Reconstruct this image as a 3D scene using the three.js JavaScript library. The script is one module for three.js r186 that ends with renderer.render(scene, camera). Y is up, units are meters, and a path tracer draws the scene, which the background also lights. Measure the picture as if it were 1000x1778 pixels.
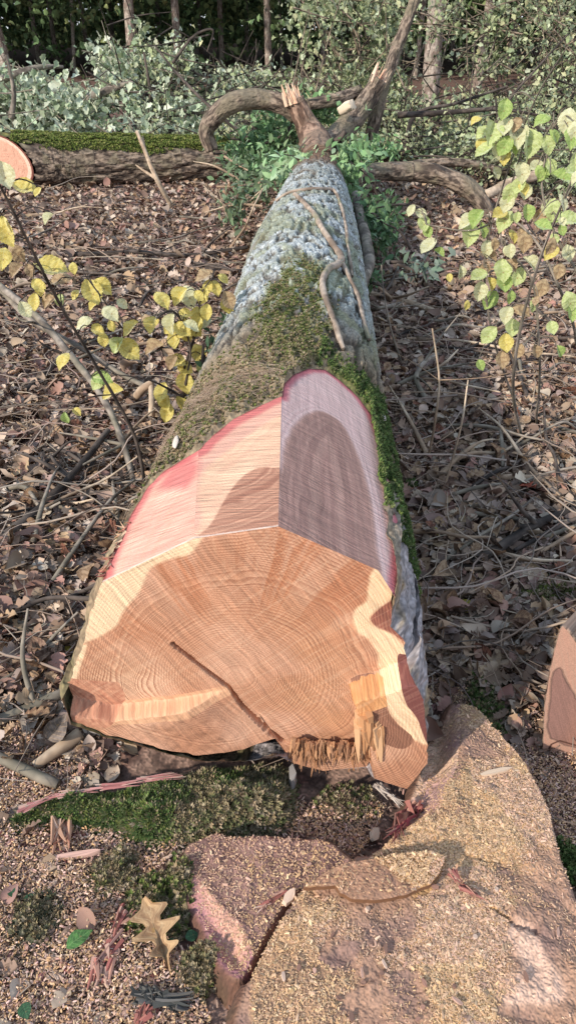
import * as THREE from 'three';
import { mergeGeometries } from 'three/addons/utils/BufferGeometryUtils.js';

// ---------------------------------------------------------------- camera, sky, sun, exposure
const F = 1270, EYE = 1.6, PITCH = 33.7 * Math.PI / 180;
const scene = new THREE.Scene();
const camera = new THREE.PerspectiveCamera(2 * Math.atan(889 / F) * 180 / Math.PI, 575 / 1024, 0.05, 600);
camera.position.set(0, EYE, 0);
camera.rotation.x = -PITCH;
scene.add(camera);
const renderer = new THREE.WebGLRenderer({ antialias: true });
renderer.toneMapping = THREE.LinearToneMapping;
renderer.toneMappingExposure = 1.22;
renderer.shadowMap.enabled = true;
const SUN = new THREE.Vector3(-0.70, 0.55, 0.64).normalize();
const sun = new THREE.DirectionalLight(new THREE.Color(1, 0.93, 0.82), 4.2);
sun.position.copy(SUN).multiplyScalar(40);
sun.castShadow = true; sun.shadow.radius = 3;
sun.shadow.mapSize.set(4096, 4096);
Object.assign(sun.shadow.camera, { left: -14, right: 14, top: 14, bottom: -14, near: 1, far: 90 });
scene.add(sun, sun.target);
{
  const w = 256, h = 128, d = new Float32Array(w * h * 4);
  for (let j = 0; j < h; j++) for (let i = 0; i < w; i++) {
    const e = Math.max(0, Math.sin((j + 0.5) / h * Math.PI - Math.PI / 2)), k = (j * w + i) * 4, t = Math.pow(e, 0.55);
    d[k] = 0.86 - 0.44 * t; d[k + 1] = 0.90 - 0.32 * t; d[k + 2] = 0.95 - 0.13 * t; d[k + 3] = 1;
  }
  const t = new THREE.DataTexture(d, w, h, THREE.RGBAFormat, THREE.FloatType);
  t.mapping = THREE.EquirectangularReflectionMapping; t.magFilter = THREE.LinearFilter; t.needsUpdate = true;
  scene.background = t; scene.environment = t;
  scene.backgroundIntensity = 1.15; scene.environmentIntensity = 1.15;
}

// ---------------------------------------------------------------- helpers
const V = (x, y, z) => new THREE.Vector3(x, y, z);
let seed = 12345;
const rnd = () => { seed = (seed * 1664525 + 1013904223) >>> 0; return seed / 4294967296; };
const rr = (a, b) => a + (b - a) * rnd();
const gauss = () => (rnd() + rnd() + rnd() + rnd() - 2) * 1.0;
const pick = a => a[Math.floor(rnd() * a.length)];
const hyp = (a, b) => Math.sqrt(a * a + b * b);
const clamp = (x, a = 0, b = 1) => Math.min(b, Math.max(a, x));
const lerp = (a, b, t) => a + (b - a) * t;
const sstep = (a, b, x) => { const t = clamp((x - a) / (b - a)); return t * t * (3 - 2 * t); };
const PT = new Uint8Array(1024), RT = new Float32Array(1024);
{ let q = 777; const r = () => { q = (Math.imul(q, 1664525) + 1013904223) >>> 0; return q / 4294967296; }; const a = Array.from({ length: 256 }, (_, k) => k); for (let k = 255; k > 0; k--) { const m = Math.floor(r() * (k + 1)), t = a[k]; a[k] = a[m]; a[m] = t; } for (let k = 0; k < 1024; k++) { PT[k] = a[k & 255]; } for (let k = 0; k < 256; k++) { const v = r(); for (let m = k; m < 1024; m += 256) RT[m] = v; } }
function noise2(x, y, o) {
  const X = Math.floor(x), Y = Math.floor(y); let u = x - X, v = y - Y; u = u * u * (3 - 2 * u); v = v * v * (3 - 2 * v);
  const a = PT[(X & 255) + o], b = PT[((X + 1) & 255) + o], y0 = Y & 255, y1 = (Y + 1) & 255, p = RT[PT[a + y0] ], q = RT[PT[b + y0]], r = RT[PT[a + y1]], t = RT[PT[b + y1]];
  const m = p + (q - p) * u, n = r + (t - r) * u; return m + (n - m) * v;
}
function noise(x, y, z = 0) {
  const Z = Math.floor(z), w = z - Z, A = noise2(x, y, PT[Z & 255]); if (w === 0) return A;
  return A + (noise2(x, y, PT[(Z + 1) & 255]) - A) * w * w * (3 - 2 * w);
}
const fbm = (x, y, z = 0, o = 4) => { let s = 0, a = 0.5, n = 0; for (let i = 0; i < o; i++) { s += a * noise(x, y, z); n += a; a *= 0.5; x = x * 2.03 + 17.1; y = y * 2.03 + 5.3; z = z === 0 ? 0 : z * 2.03; } return s / n; };
// photo pixel -> direction, then a point where it meets a height, a distance ahead, or the ground
const cP = Math.cos(PITCH), sP = Math.sin(PITCH);
const ray = (x, y) => { const a = (x - 500) / F, b = (889 - y) / F; return V(a, -sP + b * cP, -cP - b * sP); };
const atH = (x, y, h) => { const d = ray(x, y); return d.multiplyScalar((h - EYE) / d.y).add(V(0, EYE, 0)); };
const atD = (x, y, D) => { const d = ray(x, y); return d.multiplyScalar(-D / d.z).add(V(0, EYE, 0)); };
const gh = (x, z) => {
  const D = -z;
  let h = 0.10 * (fbm(x * 0.7 + 9, z * 0.7, 0, 3) - 0.5) * sstep(1.2, 4, D) + 0.05 * (fbm(x * 3.1, z * 3.1 + 4, 0, 3) - 0.5);
  h += 0.055 * sstep(1.12, .85, D) * sstep(.3, .0, x);
  h += 0.05 * Math.exp(-Math.pow((x + 0.95) / 0.45, 2) - Math.pow((D - 1.9) / 0.7, 2));
  return h;
};
const onG = (x, y, lift = 0) => { let p = atH(x, y, lift); for (let i = 0; i < 4; i++) p = atH(x, y, gh(p.x, p.z) + lift); return p; };
const names = {};
const numbered = n => { const k = names[n] = (names[n] ?? -1) + 1; return k ? `${n}_${String(k).padStart(3, '0')}` : n; };
function tag(o, label, category, group, kind) {
  if (label) o.userData.label = label; if (category) o.userData.category = category;
  if (group) o.userData.group = group; if (kind) o.userData.kind = kind;
  return o;
}
function mesh(name, geo, mat, parent) { const m = new THREE.Mesh(geo, mat); m.name = parent ? name : numbered(name); (parent || scene).add(m); return m; }
function thing(name, label, category, p = V(0, 0, 0), group) { const g = new THREE.Group(); g.name = numbered(name); g.position.copy(p); scene.add(g); return tag(g, label, category, group); }
const sh = (g, o) => g.translate(-o.x, -o.y, -o.z);
function geoFrom(pos, uv, idx, col) {
  const g = new THREE.BufferGeometry();
  g.setAttribute('position', new THREE.Float32BufferAttribute(pos, 3));
  if (uv) g.setAttribute('uv', new THREE.Float32BufferAttribute(uv, 2));
  if (col) g.setAttribute('color', new THREE.Float32BufferAttribute(col, 3));
  g.setIndex(idx); g.computeVertexNormals();
  return g;
}
function tube(pts, radii, { seg = 8, sub = 5, bump = 0, freq = 9, caps = true } = {}) {
  const curve = new THREE.CatmullRomCurve3(pts, false, 'centripetal'), n = (pts.length - 1) * sub;
  const pos = [], uv = [], idx = [];
  let N = V(0, 1, 0), len = 0, prev = null; const off = rnd() * 50;
  const rm = radii.reduce((a, b) => a + b, 0) / radii.length;
  for (let i = 0; i <= n; i++) {
    const t = i / n, p = curve.getPoint(t), T = curve.getTangent(t);
    if (i === 0 && Math.abs(T.y) > 0.85) N = V(1, 0, 0);
    N.sub(T.clone().multiplyScalar(N.dot(T))).normalize();
    const B = T.clone().cross(N), f = t * (radii.length - 1), k = Math.min(radii.length - 2, Math.floor(f)), r0 = lerp(radii[k], radii[k + 1], f - k);
    if (prev) len += p.distanceTo(prev); prev = p;
    for (let s = 0; s <= seg; s++) {
      const a = s / seg * Math.PI * 2 - Math.PI / 2, c = Math.cos(a), q = Math.sin(a);
      let r = r0; if (bump) r += bump * (noise(c * 2.3 + off, q * 2.3 + off, len * freq) - 0.5) * 2 + bump * 0.7 * (noise(c * 6 + off, q * 6, len * freq * 2.2 + off) - 0.5);
      pos.push(p.x + r * (N.x * q + B.x * c), p.y + r * (N.y * q + B.y * c), p.z + r * (N.z * q + B.z * c));
      uv.push(s / seg * 6.283 * rm, len);
    }
  }
  const w = seg + 1;
  for (let i = 0; i < n; i++) for (let s = 0; s < seg; s++) { const a = i * w + s; idx.push(a, a + 1, a + w, a + 1, a + w + 1, a + w); }
  if (caps) for (const [row, fl] of [[0, 0], [n, 1]]) {
    const c = curve.getPoint(row / n), k = pos.length / 3; pos.push(c.x, c.y, c.z); uv.push(0, 0);
    for (let s = 0; s < seg; s++) fl ? idx.push(k, row * w + s, row * w + s + 1) : idx.push(k, row * w + s + 1, row * w + s);
  }
  return geoFrom(pos, uv, idx);
}
const s8 = c => Math.round(255 * clamp(c));
function tex(w, h, fn, srgb = true) {            // fn(u, v) -> sRGB triple 0..255 or a grey 0..1
  const d = new Uint8Array(w * h * 4);
  for (let j = 0; j < h; j++) for (let i = 0; i < w; i++) {
    const c = fn((i + 0.5) / w, (j + 0.5) / h), k = (j * w + i) * 4;
    if (srgb) { d[k] = clamp(c[0], 0, 255); d[k + 1] = clamp(c[1], 0, 255); d[k + 2] = clamp(c[2], 0, 255); } else d[k] = d[k + 1] = d[k + 2] = s8(c);
    d[k + 3] = 255;
  }
  const t = new THREE.DataTexture(d, w, h); if (srgb) t.colorSpace = THREE.SRGBColorSpace;
  t.magFilter = THREE.LinearFilter; t.minFilter = THREE.LinearMipmapLinearFilter; t.generateMipmaps = true; t.wrapS = t.wrapT = THREE.RepeatWrapping; t.needsUpdate = true;
  return t;
}
const mix3 = (a, b, t) => [lerp(a[0], b[0], t), lerp(a[1], b[1], t), lerp(a[2], b[2], t)];
const mul3 = (a, k) => [a[0] * k, a[1] * k, a[2] * k];
const std = o => new THREE.MeshStandardMaterial({ roughness: 0.95, metalness: 0, ...o });
const col = (r, g, b) => new THREE.Color().setRGB(r, g, b);
const bbox = P => { let a = 1e9, b = 1e9, c = -1e9, d = -1e9; for (const [x, y] of P) { a = Math.min(a, x); b = Math.min(b, y); c = Math.max(c, x); d = Math.max(d, y); } return P.bb = [a, b, c, d]; };
function inPoly(P, x, y) { const B = P.bb || bbox(P); if (x < B[0] || x > B[2] || y < B[1] || y > B[3]) return false; let c = false; for (let i = 0, j = P.length - 1; i < P.length; j = i++) { const p = P[i], r = P[j], xi = p[0], yi = p[1], xj = r[0], yj = r[1]; if ((yi > y) !== (yj > y) && x < (xj - xi) * (y - yi) / (yj - yi) + xi) c = !c; } return c; }
function edgeDist(P, x, y, open) { let m = 1e9; for (let i = open ? 1 : 0, j = open ? 0 : P.length - 1; i < P.length; j = i++) { const ax = P[j][0], ay = P[j][1], dx = P[i][0] - ax, dy = P[i][1] - ay; let t = ((x - ax) * dx + (y - ay) * dy) / (dx * dx + dy * dy + 1e-12); t = t < 0 ? 0 : t > 1 ? 1 : t; const ex = x - ax - t * dx, ey = y - ay - t * dy, e = ex * ex + ey * ey; if (e < m) m = e; } return Math.sqrt(m); }
const smooth = (P, n = 3) => { const c = new THREE.CatmullRomCurve3(P.map(([x, y]) => V(x, y, 0)), true, 'centripetal'); return c.getPoints(P.length * n).slice(0, -1).map(p => [p.x, p.y]); };
const sdPoly = (P, x, y) => (inPoly(P, x, y) ? 1 : -1) * edgeDist(P, x, y);
// leaf: base at origin, runs along +z, upper side +y, one unit long
function leafGeo(prof, { curl = 0.2, fold = 0.15, wave = 0.04, cols = 1, teeth = 0, veins = 0, n = prof.length - 1, sd = 1 } = {}) {
  const pos = [], uv = [], idx = [], W = cols * 2 + 1;
  const wAt = t => { for (let i = 1; i < prof.length; i++) if (t <= prof[i][0]) return lerp(prof[i - 1][1], prof[i][1], (t - prof[i - 1][0]) / (prof[i][0] - prof[i - 1][0])); return 0; };
  for (let i = 0; i <= n; i++) {
    const t = n === prof.length - 1 ? prof[i][0] : i / n, w = wAt(t);
    for (let c = -cols; c <= cols; c++) {
      const s = c / cols, a = Math.abs(s);
      let z = t + (a > 0.99 && teeth ? teeth * (i % 2 ? 1 : -1) : 0) + a * w * 0.22 * (veins ? 1 : 0);
      const y = curl * (t - t * t) - curl * 0.35 * t + fold * a * w * 2 + wave * (noise(s * 2 + sd * 7, t * 4, sd) - 0.5) * 2 + (veins ? veins * Math.sin((t * 7) * 6.283) * Math.min(a * 2, 1) : 0);
      pos.push(s * w * (1 + (teeth && a > 0.99 ? (i % 2 ? 0.06 : -0.04) : 0)), y, z); uv.push(s * 0.5 + 0.5, t);
    }
  }
  for (let i = 0; i < n; i++) for (let c = 0; c < W - 1; c++) { const a = i * W + c; idx.push(a, a + W, a + 1, a + 1, a + W, a + W + 1); }
  return geoFrom(pos, uv, idx);
}
const OAK = [[0, .012], [.1, .03], [.16, .1], [.24, .2], [.3, .11], [.38, .24], [.45, .3], [.52, .16], [.62, .33], [.68, .34], [.74, .19], [.84, .26], [.92, .2], [1, .03]];
const OVATE = [[0, .01], [.06, .16], [.18, .29], [.36, .36], [.55, .34], [.72, .25], [.86, .13], [.95, .05], [1, .0]];
const LANCE = [[0, .01], [.1, .1], [.3, .2], [.5, .22], [.75, .14], [1, .0]];
const DUMMY = new THREE.Object3D();
function inst(name, geo, mat, items, parent, label, category) {   // items: [position, quaternion|euler, scale, color]
  const m = new THREE.InstancedMesh(geo, mat, items.length); m.name = parent ? name : numbered(name);
  items.forEach(([p, r, s, c], i) => {
    DUMMY.position.copy(p); if (r.isQuaternion) DUMMY.quaternion.copy(r); else DUMMY.rotation.copy(r);
    typeof s === 'number' ? DUMMY.scale.setScalar(s) : DUMMY.scale.copy(s); DUMMY.updateMatrix(); m.setMatrixAt(i, DUMMY.matrix); m.setColorAt(i, c);
  });
  (parent || scene).add(m); m.userData.kind = 'stuff';
  if (label) tag(m, label, category);
  return m;
}
const E = (x, y, z, o = 'YXZ') => new THREE.Euler(x, y, z, o);
const jit = (c, k = 0.2) => { const f = 1 + (rnd() - 0.5) * 2 * k; return col(c[0] * f * rr(0.94, 1.06), c[1] * f, c[2] * f * rr(0.94, 1.06)); };

// ---------------------------------------------------------------- materials
function barkTex(a, b, c, fx, fy, sd) { return tex(512, 512, (u, v) => { const n = fbm(u * fx + sd, v * fy + sd, 0, 4), m = fbm(u * 40 + sd, v * 40, 0, 2), k = fbm(u * 5, v * 5 + sd * 3, 0, 3); return mul3(mix3(mix3(a, b, sstep(.35, .62, n)), c, sstep(.52, .72, k)), 0.8 + 0.4 * m); }); }
const barkBump = tex(512, 512, (u, v) => 0.65 * sstep(.3, .7, fbm(u * 22, v * 7, 0, 4)) + 0.35 * fbm(u * 60, v * 40, 0, 2), false);
const barkMat = (t, k = 0.012) => std({ map: t, bumpMap: barkBump, bumpScale: k });
const M = {
  limb: barkMat(barkTex([70, 58, 50], [140, 122, 106], [118, 106, 88], 44, 15, 3), .022),
  stub: barkMat(barkTex([88, 66, 54], [150, 122, 104], [126, 104, 88], 30, 10, 5), .02),
  stick: barkMat(barkTex([88, 78, 70], [140, 128, 116], [112, 104, 88], 22, 8, 7), 0.004),
  dark: barkMat(barkTex([48, 40, 36], [92, 80, 72], [74, 70, 58], 22, 8, 9), 0.004),
  pale: barkMat(barkTex([150, 126, 104], [190, 168, 144], [168, 146, 120], 14, 5, 11), 0.003),
  vine: barkMat(barkTex([122, 104, 90], [166, 148, 132], [136, 128, 104], 20, 8, 13), 0.004),
  trunk: barkMat(barkTex([120, 104, 94], [168, 154, 142], [146, 138, 124], 26, 8, 15), 0.01),
  white: std({ color: col(.68, .54, .40) }),
  fresh: std({ vertexColors: true }),
  leaf: new THREE.MeshPhysicalMaterial({ roughness: 0.9, transmission: 0.3, thickness: 0, side: THREE.DoubleSide }),
  dry: std({ side: THREE.DoubleSide }), plain: std({ vertexColors: true }),
};
const leafPrint = (a, b, vein) => tex(256, 256, (u, v) => { const s = Math.abs(u - 0.5) * 2, r = Math.abs(((v * 7 - s * 1.6) % 1 + 1) % 1 - 0.5), n = fbm(u * 9, v * 9, 3, 3), f = fbm(u * 40, v * 40, 5, 2); let c = mix3(a, b, sstep(.38, .66, n)); if (s < 0.05 || r < 0.07) c = mix3(c, vein, 0.55); c = mul3(c, 0.88 + .24 * f); if (n > .72) c = mix3(c, [150, 116, 70], .7 * sstep(.72, .8, n)); return c; });
const fleaf = (a, b, v, t = 0.4) => new THREE.MeshPhysicalMaterial({ map: leafPrint(a, b, v), roughness: 0.85, transmission: t, thickness: 0, side: THREE.DoubleSide });

// ---------------------------------------------------------------- ground
const groundTex = tex(1024, 1024, (u, v) => { const T = 6.2832, x = 1.6 * Math.cos(u * T), y = 1.6 * Math.sin(u * T), a = fbm(u * 60, v * 60, 0, 3), b = fbm(u * 14, v * 14, 0, 4); return mul3(mix3(mix3([84, 64, 56], [140, 112, 98], sstep(.35, .65, a)), [110, 74, 66], sstep(.5, .7, b)), 0.75 + 0.5 * noise(u * 400, v * 400)); });
groundTex.repeat.set(0.5, 0.5);
{
  const pos = [], uv = [], idx = [], NR = 300, NC = 260;
  for (let i = 0; i <= NR; i++) {
    const D = i < 30 ? -6 + 6.3 * i / 30 : 0.3 * Math.pow(180 / 0.3, Math.pow((i - 30) / (NR - 30), 1.15));
    for (let j = 0; j <= NC; j++) {
      const u = j / NC * 2 - 1, x = Math.sign(u) * Math.pow(Math.abs(u), 1.25) * (5 + Math.abs(D) * 1.6);
      pos.push(x, gh(x, -D) - 0.004, -D); uv.push(x, D);
    }
  }
  const w = NC + 1; for (let i = 0; i < NR; i++) for (let j = 0; j < NC; j++) { const a = i * w + j; idx.push(a, a + 1, a + w, a + 1, a + w + 1, a + w); }
  const g = mesh('ground', geoFrom(pos, uv, idx), std({ map: groundTex, bumpMap: groundTex, bumpScale: 0.01 }));
  tag(g, 'brown forest floor of soil and rotted leaves', 'ground', null, 'structure');
}

// ---------------------------------------------------------------- the felled trunk
const FD = 1.15;                                     // distance of the sawn face
const SEC = [[1.0, -.105, .395, .445], [1.15, -.10, .40, .44], [1.35, -.068, .42, .398], [1.6, -.042, .44, .368], [2.0, -.02, .44, .35], [3.0, .04, .42, .332], [4.4, .10, .40, .335], [5.4, .165, .40, .305], [6.3, .215, .41, .275], [7.2, .25, .43, .23], [8.1, .27, .46, .185], [9, .28, .48, .15]];
const sec = D => { let i = 1; while (i < SEC.length - 1 && D > SEC[i][0]) i++; const a = SEC[i - 1], b = SEC[i], t = clamp((D - a[0]) / (b[0] - a[0])); return { x: lerp(a[1], b[1], t), y: lerp(a[2], b[2], t), r: lerp(a[3], b[3], t) }; };
const lump = (th, D) => 0.05 * (fbm(Math.cos(th) * 1.6 + 5, Math.sin(th) * 1.6 + 5, D * 0.6, 2) - 0.5);
const Rlog = (th, D) => sec(D).r * (1 + lump(th, D));
const inLog = p => { const s = sec(-p.z), dx = p.x - s.x, dy = p.y - s.y; return hyp(dx, dy) - Rlog(Math.atan2(dy, dx), -p.z); };
let inLogX = inLog;
function onLog(x, y, lift = 0) { const d = ray(x, y); let best = null, bd = 1e9; for (let t = 1.2; t < 11; t += 0.01) { const p = d.clone().multiplyScalar(t).add(V(0, EYE, 0)); const q = inLogX(p) - lift; if (q < bd) { bd = q; best = p; } if (q <= 0) break; } return best; }
const log = thing('felled_oak', 'thick felled oak tree with sawn butt and moss and lichen covered bark', 'felled tree', V(-.1, 0, -1.15));
const LO = log.position;
const A3 = atD(178, 1011, FD), B3 = atD(483, 914, FD), E3 = atD(656, 990, FD), C3 = (() => { const p = onLog(488, 690); return p; })();
const C2 = onLog(489, 688);
const planeHit = (n, p0, x, y) => { const d = ray(x, y), o = V(0, EYE, 0); return d.clone().multiplyScalar(p0.clone().sub(o).dot(n) / d.dot(n)).add(o); };
const K3 = atD(337, 935, FD), nL = C3.clone().sub(B3).cross(K3.clone().sub(B3)).normalize(), Q3 = planeHit(nL, B3, 345, 782), nM = Q3.clone().sub(K3).cross(A3.clone().sub(K3)).normalize(), nR = E3.clone().sub(B3).cross(C3.clone().sub(B3)).normalize();
// outline of the cut, from the left corner of the bevel over the top to the right, then round below; last entry: which plane
const OUT = [[178, 1011, 'M'], [182, 985, 'M'], [202, 950, 'M'], [222, 905, 'M'], [236, 880, 'M'], [258, 845, 'M'], [285, 818, 'M'], [318, 798, 'M'], [345, 782, 'L'], [368, 758, 'L'], [405, 728, 'L'], [440, 710, 'L'], [489, 688, 'L'],
  [492, 668, 'R'], [508, 651, 'R'], [535, 640, 'R'], [565, 642, 'R'], [592, 662, 'R'], [622, 690, 'R'], [644, 720, 'R'], [660, 760, 'R'], [674, 805, 'R'], [686, 850, 'R'], [693, 895, 'R'], [696, 935, 'R'], [692, 975, 'R'], [690, 1005, 'R'], [686, 1037, 'R'],
  [680, 1060, 0], [677, 1088, 0], [701, 1112, 0], [706, 1142, 0], [712, 1170, .06], [735, 1215, .06], [740, 1270, .06], [742, 1325, .06], [706, 1370, .06], [650, 1352, .06], [636, 1332, 0], [560, 1338, 0], [510, 1325, 0], [482, 1312, .05], [420, 1322, .05], [345, 1322, .05], [260, 1300, .05], [190, 1282, .05], [124, 1258, .05], [108, 1214, .05], [122, 1186, 0], [132, 1150, 0], [145, 1117, 0], [152, 1086, 0], [165, 1042, 0]];
const cen = D => { const s = sec(D); return s; };
const outPts = OUT.map(([x, y, k]) => { const p = k === 'L' ? planeHit(nL, B3, x, y) : k === 'M' ? planeHit(nM, K3, x, y) : k === 'R' ? planeHit(nR, B3, x, y) : atD(x, y, FD - k); const s = cen(-p.z); return { p, k, th: Math.atan2(p.y - s.y, p.x - s.x) }; });
// densify
const ring = []; for (let i = 0; i < outPts.length; i++) {
  const a = outPts[i], b = outPts[(i + 1) % outPts.length]; const n = Math.max(2, Math.round(a.p.distanceTo(b.p) / 0.007));
  for (let k = 0; k < n; k++) { const t = k / n, p = a.p.clone().lerp(b.p, t); if (k) { const q = 0.006 * (noise(p.x * 60, p.y * 60, p.z * 60) - .5); p.add(V(q, q * .5, 0)); } const s = cen(-p.z); ring.push({ p, k: a.k === 0 || typeof a.k === 'number' ? (typeof b.k === 'string' ? 0 : a.k) : (a.k === 'R' && typeof b.k === 'number' ? 0 : (a.k === 'L' && b.k === 'R' ? 'R' : a.k)), th: Math.atan2(p.y - s.y, p.x - s.x), corner: k === 0 ? i : -1 }); }
}
const ringLUT = Array.from({ length: 720 }, (_, k) => { const a = k / 720 * 6.2832 - Math.PI; return ring.reduce((m, r) => Math.abs(r.th - a) < Math.abs(m.th - a) ? r : m, ring[0]); });
const ringAt = th => ringLUT[Math.floor((th + Math.PI) / 6.2832 * 720 + 720) % 720];
const barkR = (th, D) => { const q = ringAt(th), D0 = -q.p.z, s0 = sec(D0), dr = hyp(q.p.x - s0.x, q.p.y - s0.y) - Rlog(q.th, D0), dx = Math.max(0, D - D0); return Rlog(th, D) + dr * (0.6 * Math.exp(-dx / 0.12) + 0.4 * Math.exp(-dx / 0.4)); };
inLogX = p => { const s = sec(-p.z), dx = p.x - s.x, dy = p.y - s.y, th = Math.atan2(dy, dx); return hyp(dx, dy) - barkR(th, -p.z); };
// bark sheet
const barkDisp = (th, D) => { const x = th * 0.42, a = fbm(x * 34 + 3 * noise(x * 5, D * 2, 7), D * 13, 2, 3), b = noise(x * 75, D * 60, 4); return 0.015 * (sstep(.3, .6, a) - .5) + 0.007 * (b - .5); };
{
  const pos = [], uv = [], idx = [], N = ring.length, MR = 520, DE = 8.6;
  for (let i = 0; i <= N; i++) {
    const q = ring[i % N], D0 = -q.p.z, s0 = sec(D0), r0 = hyp(q.p.x - s0.x, q.p.y - s0.y), dr = r0 - Rlog(q.th, D0);
    for (let j = 0; j <= MR; j++) {
      const t = j / MR, D = D0 + (DE - D0) * Math.pow(t, 1.45), s = sec(D);
      const dx = D - D0, flute = dr * (0.6 * Math.exp(-dx / 0.12) + 0.4 * Math.exp(-dx / 0.4));
      const r = Rlog(q.th, D) + flute + barkDisp(q.th, D) * sstep(0, .03, dx) * (D > 6 ? .6 : 1);
      pos.push(s.x + r * Math.cos(q.th), s.y + r * Math.sin(q.th), -D);
      let u = (q.th + Math.PI / 2 + 6.2832) % 6.2832 / 6.2832; if (i === N && u < .01) u = 1; uv.push(u, (D - 1.05) / 7.6);
    }
  }
  const w = MR + 1; for (let i = 0; i < N; i++) for (let j = 0; j < MR; j++) { const a = i * w + j; if (Math.abs(uv[a * 2] - uv[(a + w) * 2]) > .5) { } idx.push(a, a + w, a + 1, a + w, a + w + 1, a + 1); }
  const g = sh(geoFrom(pos, uv, idx), LO);
  const moss = (th, D) => { // green growth: on the crown of the trunk and on the right shoulder
    const d = th * 180 / Math.PI, n = fbm(th * 3.2 + 2, D * 2.4, 0, 4);
    const top = sstep(1.7, 2.2, D) * sstep(4.0, 2.9, D + 1.2 * (n - .5)) * Math.exp(-Math.pow((d - 88) / 36, 2)) * 1.02;
    const left = sstep(2.6, 1.6, D) * sstep(80, 140, d) * .72;
    const right = sstep(1.4, 1.6, D) * sstep(2.45, 1.9, D) * sstep(5, 30, d) * sstep(82, 60, d) * 1.3;
    return sstep(.36, .68, Math.max(top, left, right) * (.35 + .6 * n + .45 * (fbm(th * 14, D * 12, 0, 2) - .5)));
  };
  globalThis.logMoss = moss;
  const T = tex(2048, 2048, (u, v) => {
    const th = u * 6.2832 - Math.PI / 2, D = v * 7.6 + 1.05, x = th * .42, d = th * 180 / Math.PI;
    const a = fbm(x * 34 + 3 * noise(x * 5, D * 2, 7), D * 13, 2, 3), f = noise(x * 220, D * 150), g2 = fbm(x * 70, D * 50, 0, 2);
    let c = mix3([66, 54, 45], [134, 120, 104], sstep(.35, .6, a)); c = mix3(c, mix3([124, 102, 78], [152, 132, 102], g2), sstep(2.5, 2.0, D) * .85);
    const lich = sstep(2.2, 2.9, D + .7 * (fbm(x * 5, D * 3, 0, 3) - .5)) * sstep(6.9, 6.2, D) * sstep(.3, .5, fbm(x * 3, D * 2 + 8, 0, 3) + .16);
    c = mix3(c, [104, 100, 92], lich * .7); c = mix3(c, mul3(mix3([150, 154, 150], [172, 176, 176], sstep(.4, .6, fbm(x * 9, D * 7, 0, 2))), .8 + .4 * g2), lich * sstep(.28, .55, a + .3 * (g2 - .5)) * .9); c = mix3(c, [120, 122, 84], .45 * sstep(.5, .66, fbm(x * 7 + 3, D * 5, 0, 3)) * sstep(2.2, 2.6, D) * sstep(6, 4, D));
    const fl = sstep(1.75, 1.4, D) * sstep(50, 20, d) * sstep(.4, .6, fbm(x * 16, D * 9, 0, 3) + .1); c = mix3(c, mul3([150, 144, 150], .7 + .6 * g2), fl * .8);
    const m = moss(th, D);
    c = mix3(c, mix3([70, 74, 34], [112, 112, 58], g2), m * .8);
    if (D > 6.2) c = mix3(c, [112, 84, 66], sstep(6.3, 7, D));
    return mul3(c, .78 + .44 * f);
  });
  const Bt = tex(1024, 2048, (u, v) => { const x = (u * 6.2832) * .42, D = v * 7.6; return .6 * fbm(x * 80, D * 60, 0, 3) + .4 * noise(x * 200, D * 160); }, false);
  mesh('bark', g, std({ map: T, bumpMap: Bt, bumpScale: .008 }), log);
}
// bevel faces
function facet(n, o, pts, extra, paint, w, label) {
  const ux = V(1, 0, 0).sub(n.clone().multiplyScalar(n.x)).normalize(), uy = n.clone().cross(ux).normalize();
  const to2 = p => [p.clone().sub(o).dot(ux), p.clone().sub(o).dot(uy)];
  const P = [...pts, ...extra].map(to2); const S = new THREE.Shape(P.map(([a, b]) => new THREE.Vector2(a, b)));
  const g = new THREE.ShapeGeometry(S), pa = g.attributes.position, uv = [];
  const size = 1.1, bx = -.5, by = -.08;
  for (let i = 0; i < pa.count; i++) { const a = pa.getX(i), b = pa.getY(i); uv.push((a - bx) / size, (b - by) / size); const q = o.clone().addScaledVector(ux, a).addScaledVector(uy, b); pa.setXYZ(i, q.x, q.y, q.z); }
  g.setAttribute('uv', new THREE.Float32BufferAttribute(uv, 2)); g.computeVertexNormals();
  if (g.attributes.normal.getX(0) * n.x + g.attributes.normal.getY(0) * n.y < 0) { const ix = g.index.array; for (let i = 0; i < ix.length; i += 3) { const t = ix[i]; ix[i] = ix[i + 1]; ix[i + 1] = t; } g.computeVertexNormals(); }
  const px2 = ([x, y]) => to2(planeHit(n, o, x, y));
  const [cf, bf] = paint(px2, P);
  const T = tex(1024, 1024, (u, v) => cf(u * size + bx, v * size + by)), Bm = tex(1024, 1024, (u, v) => bf(u * size + bx, v * size + by), false);
  const m = mesh('bevel_face', sh(g, LO), std({ map: T, bumpMap: Bm, bumpScale: .003, roughness: .8 }), log); m.userData.label = label;
}
const iQ = ring.findIndex(r => r.corner === 8), iC = ring.findIndex(r => r.corner === 12), iE = ring.findIndex(r => r.corner === 27);
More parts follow.
